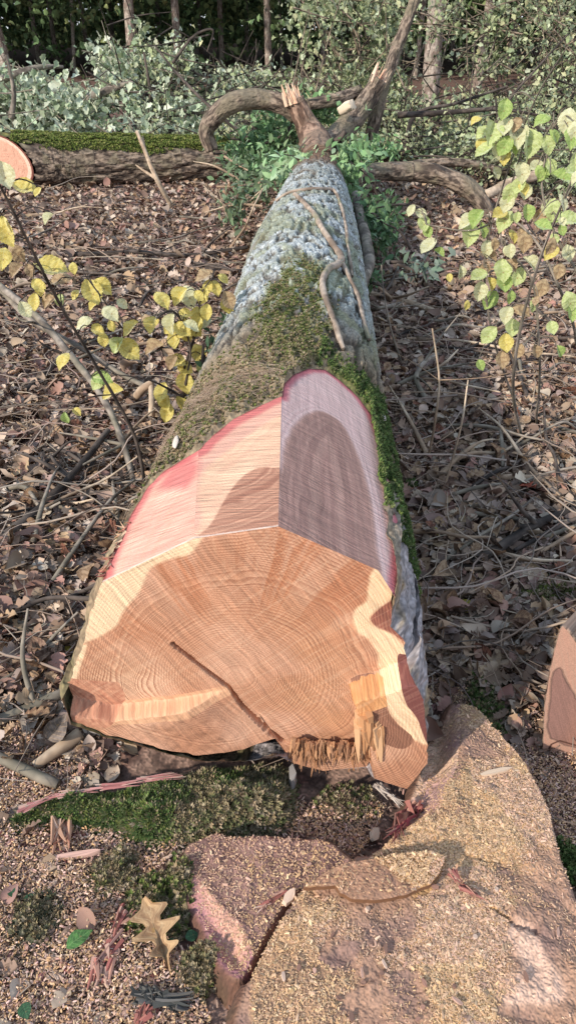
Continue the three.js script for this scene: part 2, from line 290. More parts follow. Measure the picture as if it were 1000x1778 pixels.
{
  const woodB = (x, y) => .5 + .5 * (noise((y + .2 * x) * 240 + 3 * noise(x * 8, y * 8), x * 12) - .5) + .35 * (noise(x * 900, y * 900) - .5);
  const leftPaint = (nx) => (px, P) => {
    const outer = P.slice(0, -nx).filter((_, i) => i % 5 === 0), saw0 = nx === 1 ? [P[0], P[P.length - 1]] : [P[P.length - 2], P[P.length - 1]];
    const heart = smooth([[325, 950], [362, 915], [376, 893], [395, 860], [420, 828], [450, 812], [480, 811], [520, 815], [540, 935], [420, 965]].map(px)), pale = smooth([[352, 900], [346, 855], [358, 815], [400, 780], [500, 716], [510, 812], [489, 905], [345, 935]].map(px)), red = smooth([[330, 785], [354, 800], [326, 852], [292, 856], [270, 846]].map(px));
    return [(x, y) => {
      const n = fbm(x * 14, y * 14, 0, 3) - .5, f = noise(x * 700, y * 700), k = x + .008 * n, l = y + .008 * n, ed = edgeDist(outer, x, y, true) + .03 * n, eB = edgeDist(saw0, x, y, true) + .004 * (f - .5);
      const lam = noise((ed + .014 * n) * 150, 4 + n), saw = .6 * noise(y * 240 + 3 * n, x * 11) + .4 * noise((y + .35 * x) * 160, x * 14), sh0 = sdPoly(heart, k, l);
      let c = nx === 1 ? mix3([214, 168, 148], [206, 152, 134], sstep(-.2, .2, n)) : [206, 156, 136];
      if (nx === 2) { c = mix3(c, mix3([218, 182, 150], [210, 168, 138], sstep(-.2, .2, n)), sstep(-.012, .008, sdPoly(pale, k, l))); }
      c = mix3(c, [200, 150, 126], lam * .5);
      if (nx === 2) c = mix3(c, mix3([190, 142, 116], [148, 100, 80], lam), sstep(-.003, .004, sh0));
      c = mix3(c, [184, 92, 90], sstep(nx === 1 ? .034 : .045, nx === 1 ? .012 : .024, ed) * .8); c = mix3(c, [128, 62, 56], sstep(.008, .0, ed)); c = mix3(c, [206, 186, 172], sstep(.007, .003, eB) * .8);
      if (inPoly(red, k, l)) c = mix3(c, [186, 88, 88], .5 * sstep(0, .03, sdPoly(red, k, l)) + .12);
      return mul3(c, .84 + .24 * saw + .10 * f);
    }, woodB];
  };
  facet(nM, K3, ring.slice(0, iQ + 1).map(r => r.p), [K3], leftPaint(1), .8, 'pink outer bevel with red rim');
  facet(nL, B3, ring.slice(iQ, iC + 1).map(r => r.p), [B3, K3], leftPaint(2), .8, 'sunlit cream bevel with tan heartwood arch');
  facet(nR, B3, ring.slice(iC, iE + 1).map(r => r.p), [E3, B3], (px, P) => {
    const outer = P.slice(0, -2).filter((_, i) => i % 5 === 0), heart = smooth([[470, 1000], [478, 880], [489, 800], [506, 745], [533, 718], [560, 714], [590, 732], [615, 775], [635, 830], [648, 890], [654, 950], [660, 1040], [560, 1040]].map(px));
    return [(x, y) => {
      const n = fbm(x * 12 + 5, y * 12, 0, 3) - .5, f = noise(x * 700, y * 700), k = x + .012 * n, l = y + .012 * n, ed = edgeDist(outer, x, y, true) + .008 * n, sd = sdPoly(heart, k, l);
      const lam = noise((sd + .012 * n) * 140, 7 + n), saw = .6 * noise(x * 260 + 3 * n, y * 9) + .4 * noise((x + .3 * y) * 170, y * 12), ray2 = noise(y * 200 + 8 * n, x * 7);
      let c = mix3(mix3([212, 178, 170], [190, 150, 144], lam * .6), mix3([172, 132, 118], [142, 104, 94], lam * .8), sstep(-.007, .009, sd + .01 * n));
      
      if (sd > 0) c = mul3(c, .92 + .16 * ray2);
      c = mix3(c, [180, 84, 92], sstep(.03, .008, ed) * .8); c = mix3(c, [112, 56, 56], sstep(.008, 0, ed));
      return mul3(c, .84 + .24 * saw + .1 * f);
    }, woodB];
  }, .8, 'purplish brown bevel with tall dark heartwood arch');
}
// sawn face with its steps and shake
const PITH = atD(412, 1178, FD), XY = ([x, y]) => { const p = atD(x, y, FD); return [p.x, p.y]; };
const blockL = [[60, 1222], [112, 1207], [150, 1218], [200, 1226], [300, 1216], [397, 1197], [445, 1250], [492, 1295], [505, 1480], [40, 1480]].map(XY);
const blockR = [[606, 1186], [622, 1176], [650, 1170], [704, 1150], [860, 1130], [860, 1480], [640, 1480], [642, 1320], [630, 1235]].map(XY);
const shake = [[300, 1118], [340, 1150], [398, 1194], [420, 1225], [450, 1255], [492, 1288]].map(XY);
const faceDisp = (x, y) => {
  const n = fbm(x * 40, y * 40, 0, 3) - .5;
  let d = .003 * (noise(x * 9 + y * 5, y * 4) - .5);
  const a = sdPoly(blockL, x + .006 * n, y + .01 * n); d += .04 * sstep(-.002, .006, a) * (1 + .2 * n) * lerp(.45, 1, sstep(-.06, -.3, x)) * lerp(.0, 1, sstep(.0, .11, edgeDist(shake, x, y, true)));
  const b = sdPoly(blockR, x + .004 * n, y + .004 * n); d += .06 * sstep(-.002, .006, b);
  const dist = edgeDist(shake, x, y, true), wv = lerp(.0014, .005, clamp((x - shake[0][0]) / (shake[5][0] - shake[0][0]))); if (dist < wv * 2 + .006) d -= .035 * sstep(wv + .002, wv * .5, dist + .004 * n);
  return d;
};
{
  const R0 = ring.filter((r, i) => typeof r.k === 'number').map(r => [r.p.x, r.p.y]);
  // outline = numeric ring samples, then the bevel edge left corner -> ridge -> right corner
  const seq = []; for (let i = iE; i < ring.length; i++) seq.push([ring[i].p.x, ring[i].p.y]);
  const top = []; for (const [a, b] of [[A3, K3], [K3, B3], [B3, E3], [E3, ring[iE].p]]) for (let k = 0; k < 50; k++) { const p = a.clone().lerp(b, k / 50); top.push([p.x, p.y]); }
  const outl0 = [...seq, ...top], outl = []; { let last = null, acc = 0; for (const [x, y] of outl0) { let a = Math.atan2(y - PITH.y, x - PITH.x); if (last !== null) { let d = a - last; while (d > Math.PI) d -= 6.28318; while (d < -Math.PI) d += 6.28318; if (d > -.0006) continue; } last = a; outl.push([x, y]); } }
  const pol = outl.map(([x, y]) => [Math.atan2(y - PITH.y, x - PITH.x), x, y]);
  const NA = pol.length, NR = 150, pos = [], uv = [], idx = [], bx = -.62, by = -.06, sx = 1.04, sy = .92;
  for (let i = 0; i <= NA; i++) {
    const [, ox, oy] = pol[i % NA];
    for (let j = 0; j <= NR; j++) { const t = Math.pow(j / NR, .85), x = lerp(PITH.x, ox, t), y = lerp(PITH.y, oy, t); pos.push(x, y, -FD + faceDisp(x, y) * (oy > .55 && j > NR - 3 ? 0 : 1)); uv.push((x - bx) / sx, (y - by) / sy); }
  }
  const w = NR + 1; for (let i = 0; i < NA; i++) for (let j = 0; j < NR; j++) { const a = i * w + j; idx.push(a, a + 1, a + w, a + 1, a + w + 1, a + w); }
  const g = geoFrom(pos, uv, idx);
  { let s = 0; const nn = g.attributes.normal; for (let i = 0; i < nn.count; i += 97) s += nn.getZ(i); if (s < 0) { const ix = g.index.array; for (let i = 0; i < ix.length; i += 3) { const t = ix[i]; ix[i] = ix[i + 1]; ix[i + 1] = t; } g.computeVertexNormals(); } }
  // radius table for the rings
  const NB = 720, rad = new Float32Array(NB).fill(0); for (const [a, x, y] of pol) { const k = Math.floor((a + Math.PI) / 6.2832 * NB) % NB; rad[k] = Math.max(rad[k], hyp(x - PITH.x, y - PITH.y)); }
  for (let k = 0; k < NB; k++) if (!rad[k]) { let m = 1; while (!rad[(k + m) % NB]) m++; rad[k] = rad[(k + m) % NB]; }
  const sm = new Float32Array(NB); for (let k = 0; k < NB; k++) { let s = 0; for (let m = -14; m <= 14; m++) s += rad[(k + m + NB) % NB]; sm[k] = s / 29; }
  const rim = a => { const f = (a + Math.PI) / 6.2832 * NB, k = Math.floor(f); return lerp(sm[k % NB], sm[(k + 1) % NB], f - k); };
  const sapL = smooth([[170, 1015], [330, 930], [356, 924], [345, 945], [330, 962], [298, 972], [262, 990], [243, 1028], [216, 1062], [206, 1085], [185, 1100], [160, 1112], [138, 1120], [145, 1085], [160, 1040]].map(XY));
  const sapE = [[138, 1118], [155, 1116], [150, 1132], [140, 1162], [130, 1195], [112, 1205], [110, 1190]].map(XY);
  const sapR = smooth([[650, 985], [700, 1033], [676, 1044], [652, 1062], [643, 1074], [652, 1088], [680, 1100], [697, 1115], [712, 1130], [712, 1160], [660, 1160], [655, 1140], [650, 1128], [640, 1110], [619, 1098], [612, 1080], [616, 1058], [634, 1042], [639, 1015]].map(XY));
  const at6 = ([x, y]) => { const p = atD(x, y, FD - .06); return [p.x, p.y]; }, at5 = ([x, y]) => { const p = atD(x, y, FD - .05); return [p.x, p.y]; };
  const sapB = smooth([[660, 1204], [690, 1180], [700, 1182], [704, 1215], [722, 1245], [740, 1280], [742, 1292], [718, 1284], [692, 1258], [676, 1236]].map(at6));
  const redB = smooth([[700, 1170], [740, 1190], [752, 1300], [738, 1282], [722, 1246], [704, 1216], [697, 1188]].map(at6));
  const brR = smooth([[700, 1033], [676, 1044], [652, 1062], [643, 1074], [652, 1088], [680, 1100], [715, 1118], [720, 1060]].map(XY));
  const darkB = smooth([[612, 1215], [660, 1204], [676, 1236], [692, 1258], [718, 1284], [700, 1300], [665, 1290], [640, 1262], [625, 1240]].map(at6));
  const ledgeR = [[604, 1186], [625, 1174], [663, 1165], [668, 1190], [640, 1200], [612, 1218]].map(XY);
  const ledgeL = [[195, 1236], [200, 1218], [300, 1208], [397, 1190], [402, 1206], [330, 1228]].map(XY);
  const roughL = [[104, 1205], [200, 1215], [212, 1245], [185, 1270], [120, 1262]].map(at5);
  const ringQ = (x, y, wob) => { const dx = x - PITH.x, dy = y - PITH.y, a = Math.atan2(dy, dx), r = hyp(dx, dy), R = rim(a); return [r * lerp(1 / .40, 1 / R, sstep(.15, .95, r / R) * .7) + wob, a, r, r / R]; };
  const field = (x, y) => {
    const n = fbm(x * 9 + 4, y * 9, 0, 3) - .5, n2 = fbm(x * 30, y * 30 + 9, 0, 2) - .5;
    let wob = .03 * n + .006 * n2; const bl = Math.exp(-Math.pow((x + .36) / .12, 2) - Math.pow((y - .36) / .08, 2)); wob += bl * .02 * Math.sin(x * 60);
    const [q, a, r, rel] = ringQ(x, y, wob); return { n, n2, q, a, r, rel, bl };
  };
  const cf = (x, y) => {
    const { n, n2, q, a, r, rel, bl } = field(x, y);
    const rp = q * 62 + 5 * (noise(q * 9, 3) - .5) + .5 * n2, fr = rp - Math.floor(rp), line = sstep(.35, .98, fr) * (1 - sstep(.98, 1, fr)) * (.7 + .6 * noise(Math.floor(rp) * 3.7, 1));
    const rays = noise(a * 170, r * 22 + 3), rays2 = noise(a * 44 + 9 + 3 * n, r * 9), f = noise(x * 1100, y * 1100), saw = noise((x * .83 + y * .55) * 420 + 12 * n, (y * .83 - x * .55) * 16);
    let c = mix3([198, 150, 122], [180, 128, 98], sstep(-.2, .2, n));
    c = mix3(c, [196, 144, 102], .65 * sstep(-.05, .22, x + .25 * n) * sstep(.9, .4, rel));       // warmer, oranger wood towards the right
    const up = sstep(.2, .9, Math.sin(a)) * sstep(.35, .75, rel); c = mix3(c, [166, 98, 62], up * .62 * sstep(.42, .72, noise(a * 11 + 2 + 2 * n, r * 3.5) * .75 + .35 * rays2));
    c = mix3(c, [118, 70, 48], line * (.4 + .4 * bl) * sstep(.0, .09, r) * (.35 + 1.1 * noise(x * 11, y * 11 + 4)));  c = mix3(c, [216, 178, 144], .3 * sstep(.45, .0, fr) * noise(x * 9 + 3, y * 9)); c = mix3(c, [228, 192, 156], bl * .5 * (1 - line));
    c = mix3(c, [208, 170, 136], .2 * sstep(.62, .95, rays)); c = mix3(c, [142, 94, 68], .16 * sstep(.62, .95, rays2));
    const k = x + .006 * n + .003 * n2, l = y + .006 * n;
    if (inPoly(brR, k, l)) c = mix3([146, 92, 72], [120, 66, 56], line);
    const sapc = mul3([230, 198, 160], .97 + .06 * n2), ds = (sd) => sstep(-.004, .006, sd + .006 * n2); const near = (P) => { const B = P.bb || bbox(P); return k > B[0] - .01 && k < B[2] + .01 && l > B[1] - .01 && l < B[3] + .01 ? ds(sdPoly(P, k, l)) : 0; }; const s1 = Math.max(near(sapL), near(sapE)), s2 = near(sapR), s3 = y < .42 ? near(sapB) : 0;
    if (s1 + s2 + s3 > 0) c = mix3(c, mix3(sapc, [206, 158, 116], (s1 ? .14 : .42) * line + .25 * sstep(.6, .9, rays)), Math.max(s1, s2, s3));
    if (inPoly(darkB, k, l)) c = mix3([142, 98, 76], [116, 76, 58], line);
    if (inPoly(redB, k, l)) c = mix3([122, 70, 64], [98, 54, 48], saw);
    if (inPoly(ledgeL, k, l)) c = mix3([214, 168, 132], [190, 138, 104], .5 * f + .5 * noise(x * 160, y * 160)); if (inPoly(ledgeR, k, l)) c = mix3([206, 150, 100], [178, 120, 76], noise(x * 260, y * 20));
    if (inPoly(roughL, k + .01 * n2, l)) c = mix3([196, 142, 112], [160, 104, 80], noise(x * 130, y * 130));
    const sc = sstep(.52, .8, noise((x * .62 - y * .78) * 300 + 6 * n, (x * .78 + y * .62) * 9)); c = mix3(c, [216, 180, 150], .22 * sc * sstep(.35, .6, fbm(x * 5, y * 5 + 2, 0, 2)));
    return mul3(c, .85 + .22 * saw + .08 * f);
  };
  const T = tex(1792, 1600, (u, v) => cf(u * sx + bx, v * sy + by));
  const Bm = tex(1280, 1152, (u, v) => { const x = u * sx + bx, y = v * sy + by, { q, n } = field(x, y), rp = q * 62 + 5 * (noise(q * 9, 3) - .5), fr = rp - Math.floor(rp); return .45 + .14 * fr + .24 * (noise((x * .83 + y * .55) * 420 + 12 * n, (y * .83 - x * .55) * 16) - .5) + .3 * (noise(x * 900, y * 900) - .5); }, false);
  mesh('sawn_face', sh(g, LO), std({ map: T, bumpMap: Bm, bumpScale: .0025, roughness: .8 }), log);
}
// slivers: thin tapered splints
function sliver(p, q, w, bend = 0) {
  const d = q.clone().sub(p), L = d.length(); d.normalize(); const s = d.clone().cross(V(rr(-1, 1), rr(-1, 1), rr(-1, 1))).normalize(), t = d.clone().cross(s), pos = [], uv = [], idx = [], n = 5, b = V(rr(-1, 1), rr(-1, 1), rr(-1, 1)).multiplyScalar(bend);
  for (let i = 0; i <= n; i++) { const u = i / n, ww = w * (1 - .85 * Math.pow(u, 1.6)) * rr(.85, 1.1), c = p.clone().addScaledVector(d, L * u).addScaledVector(b, u * u); for (const [a, e] of [[-1, -.4], [1, -.5], [.8, .5], [-.9, .4]]) { const k = c.clone().addScaledVector(s, a * ww).addScaledVector(t, e * ww); pos.push(k.x, k.y, k.z); uv.push(a, u); } }
  for (let i = 0; i < n; i++) for (let k = 0; k < 4; k++) { const a = i * 4 + k, c = i * 4 + (k + 1) % 4; idx.push(a, c, a + 4, c, c + 4, a + 4); } idx.push(0, 2, 1, 0, 3, 2, n * 4, n * 4 + 1, n * 4 + 2, n * 4, n * 4 + 2, n * 4 + 3);
  return geoFrom(pos, uv, idx).toNonIndexed();
}
const paint = (g, c) => { const n = g.attributes.position.count, a = new Float32Array(n * 3); for (let i = 0; i < n; i++) a.set(c, i * 3); g.setAttribute('color', new THREE.BufferAttribute(a, 3)); g.computeVertexNormals(); return g; };
const WOOD = [[.46, .24, .12], [.55, .31, .17], [.36, .17, .08], [.62, .38, .22]], REDW = [[.27, .09, .075], [.34, .13, .10], [.19, .065, .05], [.42, .22, .16]];
{
  const gs = []; // torn hinge fibres under the face
  for (let i = 0; i < 330; i++) { const x = rr(508, 650), y0 = 1278 + 16 * noise(x * .05, 2) + 10 * rnd(), y1 = 1300 + 34 * rnd() * rnd() + 24 * noise(x * .06, 5), z = FD - rr(-.02, .035); gs.push(paint(sliver(atD(x, y0, z), atD(x + rr(-6, 6), y1, z - rr(-.01, .015)), rr(.0025, .008), .012), pick([WOOD[0], WOOD[2], [.42, .22, .11], [.34, .17, .09], [.3, .15, .08]]))); }
  for (let i = 0; i < 26; i++) { const x = rr(620, 656), z = FD - rr(.03, .066); gs.push(paint(sliver(atD(x, rr(1225, 1270), z), atD(x + rr(0, 12), rr(1295, 1325), z), rr(.010, .018), .004), pick([[.52, .28, .14], [.58, .34, .18], [.44, .22, .1]]))); }
  mesh('torn_hinge', sh(mergeGeometries(gs), LO), M.fresh, log);
  const g2 = []; // ragged fibres on the left corner of the bevel
  for (let i = 0; i < 40; i++) { const t = rnd(), x = lerp(180, 226, t) + rr(-5, 4), y = lerp(1000, 905, t); const p = planeHit(nM, K3, x, y); g2.push(paint(sliver(p, p.clone().add(V(rr(-.02, .0), rr(-.005, .02), rr(0, .035))), rr(.002, .004), .006), pick([[.62, .34, .2], [.5, .2, .14], [.7, .48, .3]]))); }
  mesh('torn_fibre', sh(mergeGeometries(g2), LO), M.fresh, log);
}
// two pale scars on the bark
for (const [x, y, l, w] of [[311, 774, .036, .010], [659, 728, .036, .015]]) {
  const a = onLog(x - 4, y + 20), b = onLog(x + 4, y - 20), c = a.clone().lerp(b, .5), s = sec(-c.z), n = V(c.x - s.x, c.y - s.y, 0).normalize(), t = b.clone().sub(a); t.addScaledVector(n, -t.dot(n)).normalize();
  const g = new THREE.SphereGeometry(1, 18, 10), p = g.attributes.position; for (let k = 0; k < p.count; k++) { const q = 1 + .4 * (noise(p.getX(k) * 2 + 4, p.getZ(k) * 2 + x) - .5); p.setXYZ(k, p.getX(k) * w * q, p.getY(k) * .005, p.getZ(k) * l * q); } g.computeVertexNormals();
  g.applyMatrix4(new THREE.Matrix4().makeBasis(t.clone().cross(n).negate(), n, t)); g.translate(c.x + n.x * .012, c.y + n.y * .012, c.z);
  mesh('chipped_scar', sh(g, LO), std({ color: x < 500 ? col(.6, .5, .42) : col(.6, .48, .48) }), log);
}
// moss tufts
const tuftGeo = (() => { const gs = []; for (let i = 0; i < 7; i++) { const a = i * 2.4, l = .6 + .4 * ((i * 37) % 10) / 10, t = .35 + .5 * ((i * 53) % 10) / 10, p = V(Math.cos(a) * t, 1, Math.sin(a) * t).normalize().multiplyScalar(l), s = V(-Math.sin(a), 0, Math.cos(a)).multiplyScalar(.11); gs.push(geoFrom([s.x, 0, s.z, -s.x, 0, -s.z, p.x * .6 + s.x, p.y * .6, p.z * .6 + s.z, p.x * .6 - s.x, p.y * .6, p.z * .6 - s.z, p.x, p.y * .92, p.z], [0, 0, 1, 0, 0, .6, 1, .6, .5, 1], [0, 1, 2, 1, 3, 2, 2, 3, 4])); } return mergeGeometries(gs); })();
const MOSS = [[.10, .13, .025], [.14, .16, .035], [.07, .10, .02], [.18, .18, .06]], MOSSG = [[.08, .13, .03], [.12, .17, .04], [.05, .085, .02], [.15, .17, .06]], MOSSB = [[.24, .18, .10], [.19, .16, .08], [.32, .25, .16]];
const UP = V(0, 1, 0), QU = () => new THREE.Quaternion();
const upQ = (n, spin = rnd() * 6.28) => QU().setFromUnitVectors(UP, n).multiply(QU().setFromAxisAngle(UP, spin));
{
  const items = [];
  for (let i = 0; i < 80000 && items.length < 20000; i++) {
    const th = rr(-.1, Math.PI + .1), D = 1.2 + 2.8 * rnd() * rnd() + .2; if (rnd() > logMoss(th, D) + .3 * sstep(2.3, 2.0, D)) continue;
    const s = sec(D); 
    const q = ringAt(th); if (D < -q.p.z + .02) continue;
    const dx = D + q.p.z, s0 = sec(-q.p.z), dr = hyp(q.p.x - s0.x, q.p.y - s0.y) - Rlog(q.th, -q.p.z);
    const r = Rlog(th, D) + dr * (0.6 * Math.exp(-dx / 0.12) + 0.4 * Math.exp(-dx / 0.4)) + barkDisp(th, D) - .002;
    const n = V(Math.cos(th), Math.sin(th), 0), bright = th < 1.25 && D < 2.3, dull = !bright && D < 2.25;
    items.push([V(s.x + r * n.x, s.y + r * n.y, -D).sub(LO), upQ(n), rr(.007, .015) * (bright ? 1.3 : 1), jit(pick(bright ? MOSSG : rnd() < (dull ? .65 : .4) ? MOSSB : MOSS), .35)]);
  }
  inst('moss', tuftGeo, M.dry, items, log);
  // band of dead root fibres round the trunk
  const fib = tube([V(0, 0, 0), V(.3, .12, .06), V(.6, .1, -.08), V(1, -.03, .03)], [.007, .006, .005, .003], { seg: 4, sub: 3 });
  const it = [];
  for (let i = 0; i < 2400; i++) {
    const th = rr(.9, 3.25), D = (rnd() < .45 ? 1.93 + .06 * gauss() : 1.8 + .3 * gauss()) + .05 * Math.sin(th * 3) + (th > 2 ? (th - 2) * -.25 : 0), s = sec(D), r = barkR(th, D) + rr(-.004, .010), n = V(Math.cos(th), Math.sin(th), 0), t = V(-n.y, n.x, rr(-1.2, 1.2)).normalize(), m = new THREE.Matrix4().makeBasis(t, n, t.clone().cross(n));
    const q0 = ringAt(th); if (D < -q0.p.z + .03) continue;
    it.push([V(s.x + r * n.x, s.y + r * n.y, -D).sub(LO), QU().setFromRotationMatrix(m), rr(.025, .075), jit(pick([[.36, .25, .18], [.46, .35, .26], [.26, .17, .12]]), .25)]);
  }
  inst('root_fibre', fib, M.dry, it, log);
}
// broken head of the trunk: stub and limbs
const broken = (parent, p, dir, r, n, cols, name = 'splinter') => { const gs = [], s = dir.clone().cross(V(.3, .2, .9)).normalize(), t = dir.clone().cross(s); for (let i = 0; i < n; i++) { const a = rnd() * 6.28, q = r * Math.sqrt(rnd()), b = p.clone().addScaledVector(s, q * Math.cos(a)).addScaledVector(t, q * Math.sin(a)).addScaledVector(dir, -.03); gs.push(paint(sliver(b, b.clone().addScaledVector(dir, rr(.3, 1) * r * 2.2).addScaledVector(s, rr(-.02, .02)), r * rr(.12, .28), .01), pick(cols))); } return mesh(name, sh(mergeGeometries(gs), LO), M.fresh, parent); };
const PALEW = [[.62, .40, .27], [.72, .52, .38], [.55, .30, .20], [.68, .44, .32]];
{
  const L = (pts, D, radii, mat = M.limb, name = 'limb', o = {}) => mesh(name, sh(tube(pts.map(([x, y, d = D]) => atD(x, y, d)), radii.map(r => r * .87), { seg: 16, sub: 8, bump: .014, freq: 6, ...o }), LO), mat, log);
  const stubM = L([[552, 285, 7.4], [548, 250, 7.9], [535, 222, 8.1], [522, 196, 8.1], [512, 172, 8.1]], 8, [.19, .18, .14, .115, .10], M.stub, 'broken_stub');
  broken(stubM, atD(508, 174, 8.08), V(-.3, 1, 0).normalize(), .085, 40, [[.74, .5, .34], [.8, .62, .46], [.68, .4, .26], [.78, .56, .42]]);
  L([[515, 200, 8.2], [490, 182, 8.2], [450, 172, 8.2], [405, 178, 8.1], [374, 202, 8.1], [358, 230, 8.1], [368, 262, 8.1]], 8.2, [.10, .105, .11, .105, .10, .085, .07]);
  const limbM = L([[560, 262, 8], [595, 225, 8.6], [622, 195, 8.8], [645, 160, 8.9], [658, 136, 8.9]], 8.8, [.13, .13, .125, .11, .10]);
  broken(limbM, atD(655, 140, 8.9), V(.4, .85, 0).normalize(), .085, 26, PALEW);
  L([[535, 182, 8.7], [585, 172, 8.8], [625, 158, 9]], 8.9, [.065, .07, .07]);
  L([[592, 315, 7.3], [640, 300, 7.7], [700, 297, 7.9], [755, 302, 7.9], [805, 322, 7.85], [835, 350, 7.8], [850, 378, 7.8]], 7.8, [.085, .095, .1, .105, .105, .10, .08]);
  L([[700, 290, 8.6], [760, 282, 8.7], [820, 286, 8.8], [880, 300, 8.9]], 8.7, [.05, .055, .05, .04], M.limb);
  L([[640, 255, 9.1], [652, 200, 9.1], [668, 140, 9.2], [690, 80, 9.3], [712, 20, 9.4], [735, -40, 9.5]], 9.1, [.085, .08, .075, .068, .062, .055], M.limb);
  L([[578, 250, 7.9], [592, 240, 7.8], [600, 228, 7.8]], 7.9, [.05, .04, .03], M.dark, 'knot_stub');
  L([[590, 192, 8.5], [602, 186, 8.45], [612, 182, 8.4]], 8.5, [.045, .06, .05], M.white, 'broken_knot', { bump: .02 });
  L([[840, 340, 7.8], [880, 320, 8], [940, 300, 8.2]], 8, [.05, .06, .05], M.pale, 'split_limb');
}
// ivy stems clinging to the bark
const vine = (px, rad, label) => { const pts = px.map(([x, y]) => onLog(x, y, .012)), o = pts[pts.length - 1].clone(); const t = thing('ivy_vine', label, 'vine', o, 'bare ivy stems on the felled trunk'); mesh('stem', sh(tube(pts, rad.map(r => r * .54), { seg: 9, sub: 6, bump: .003, freq: 14 }), o), M.vine, t); return t; };
vine([[512, 337], [528, 352], [548, 375], [560, 398], [578, 425], [592, 447], [585, 460], [572, 465], [560, 488], [566, 522], [578, 552], [590, 590], [596, 606]], [.026, .027, .028, .028, .03, .033, .03, .026, .024, .022, .02, .018, .012], 'thickest bare ivy stem, kinked halfway down the lichened top of the trunk');
vine([[590, 452], [606, 482], [620, 512], [630, 555], [640, 590]], [.024, .02, .019, .018, .014], 'bare ivy stem branching off at the kink and running down the trunk side');
vine([[480, 348], [498, 336], [520, 330], [550, 327], [578, 330], [590, 352], [600, 390], [604, 430], [612, 480]], [.016, .018, .02, .02, .02, .018, .016, .014, .012], 'thin bare ivy stem looping across the trunk above the lichened bark');
{
  const pts = [[617, 338, 6.4], [628, 385, 5.6], [638, 430, 4.7], [640, 458, 4.3], [628, 495, 3.8], [622, 525, 3.5]].map(([x, y, d]) => atD(x, y, d)); const o = pts[5].clone();
  const t = thing('ivy_vine', 'grey woody ivy stem hanging free beside the trunk', 'vine', o, 'bare ivy stems on the felled trunk'); mesh('stem', sh(tube(pts, [.035, .036, .036, .035, .03, .025], { seg: 9, sub: 6, bump: .004, freq: 12 }), o), M.stick, t);
}

// ---------------------------------------------------------------- mossy log beyond, on the left
{
  const p0 = atD(18, 275, 9.3), p1 = atD(440, 290, 9.9), dir = p1.clone().sub(p0).setY(0).normalize(), start = p0.clone().addScaledVector(dir, -.05), r0 = .29, r1 = .22, L = p1.distanceTo(p0) + .35, side = V(-dir.z, 0, dir.x);
  const y0 = r0 - .02 + gh(start.x, start.z), t = thing('mossy_log', 'moss topped log lying across the clearing with pink sawn end', 'log', V(start.x, 0, start.z));
  const pos = [], uv = [], idx = [], c = [], NA = 90, NL = 260;
  const R = (a, s) => lerp(r0, r1, s / L) * (1 + .06 * (fbm(Math.cos(a) * 1.5 + 3, Math.sin(a) * 1.5, s, 2) - .5)) + .02 * (sstep(.35, .6, fbm(a * 7, s * 7, 0, 3)) - .5);
  for (let i = 0; i <= NL; i++) for (let k = 0; k <= NA; k++) { const s = i / NL * L, a = k / NA * 6.2832 - 1.57, r = R(a, s), sk = (1.1 * Math.cos(a) - .25 * Math.sin(a)) * r * sstep(.9, 0, s), b = dir.clone().multiplyScalar(s + sk).addScaledVector(side, r * Math.cos(a)); pos.push(b.x, lerp(y0, .2, s / L) + r * Math.sin(a), b.z); uv.push(a * .27, s); const m = sstep(.35, .6, Math.sin(a) - .1 + .8 * (fbm(a * 3, s * 3, 0, 3) - .5)); c.push(lerp(1, .55, m), lerp(1, .7, m), lerp(1, .3, m)); }
  const w = NA + 1; for (let i = 0; i < NL; i++) for (let k = 0; k < NA; k++) { const a = i * w + k; idx.push(a, a + 1, a + w, a + 1, a + w + 1, a + w); }
  const bm = M.limb.clone(); bm.vertexColors = true;
  mesh('bark', geoFrom(pos, uv, idx, c), bm, t);
  const disc = new THREE.CircleGeometry(1, 48); const T = tex(512, 512, (u, v) => { const x = u - .5, y = v - .5, r = hyp(x, y) * 2, n = fbm(u * 8, v * 8, 0, 3) - .5, f = (r + .03 * n) * 36 % 1; let q = mix3([214, 164, 140], [184, 130, 108], sstep(.4, 1, f) * .6); if (r > .8) q = [226, 190, 168]; if (r > .93) q = [120, 70, 58]; return mul3(q, .9 + .2 * noise(u * 300, v * 300)); });
  const dp = disc.attributes.position; for (let q = 0; q < dp.count; q++) { const x = dp.getX(q), y = dp.getY(q), r = r0 * .97, b = dir.clone().multiplyScalar((1.1 * x - .25 * y) * r - .006).addScaledVector(side, x * r); dp.setXYZ(q, b.x, y0 + y * r, b.z); } disc.computeVertexNormals();
  mesh('sawn_end', disc, std({ map: T, bumpMap: barkBump, bumpScale: .012 }), t);
  const items = []; for (let i = 0; i < 30000 && items.length < 11000; i++) { const s = rr(.12, L), a = rr(.1, 3.04), m = sstep(.35, .6, Math.sin(a) - .1 + .8 * (fbm(a * 3, s * 3, 0, 3) - .5)); if (rnd() > m) continue; const n = dir.clone().multiplyScalar(0).addScaledVector(side, Math.cos(a)).setY(Math.sin(a)).normalize(), r = R(a, s), b = dir.clone().multiplyScalar(s).addScaledVector(side, r * Math.cos(a)); b.y = lerp(y0, .2, s / L) + r * Math.sin(a); items.push([b, upQ(n), rr(.02, .045), jit(mul3(pick(MOSS), 1.35), .35)]); }
  inst('moss', tuftGeo, M.dry, items, t);
}

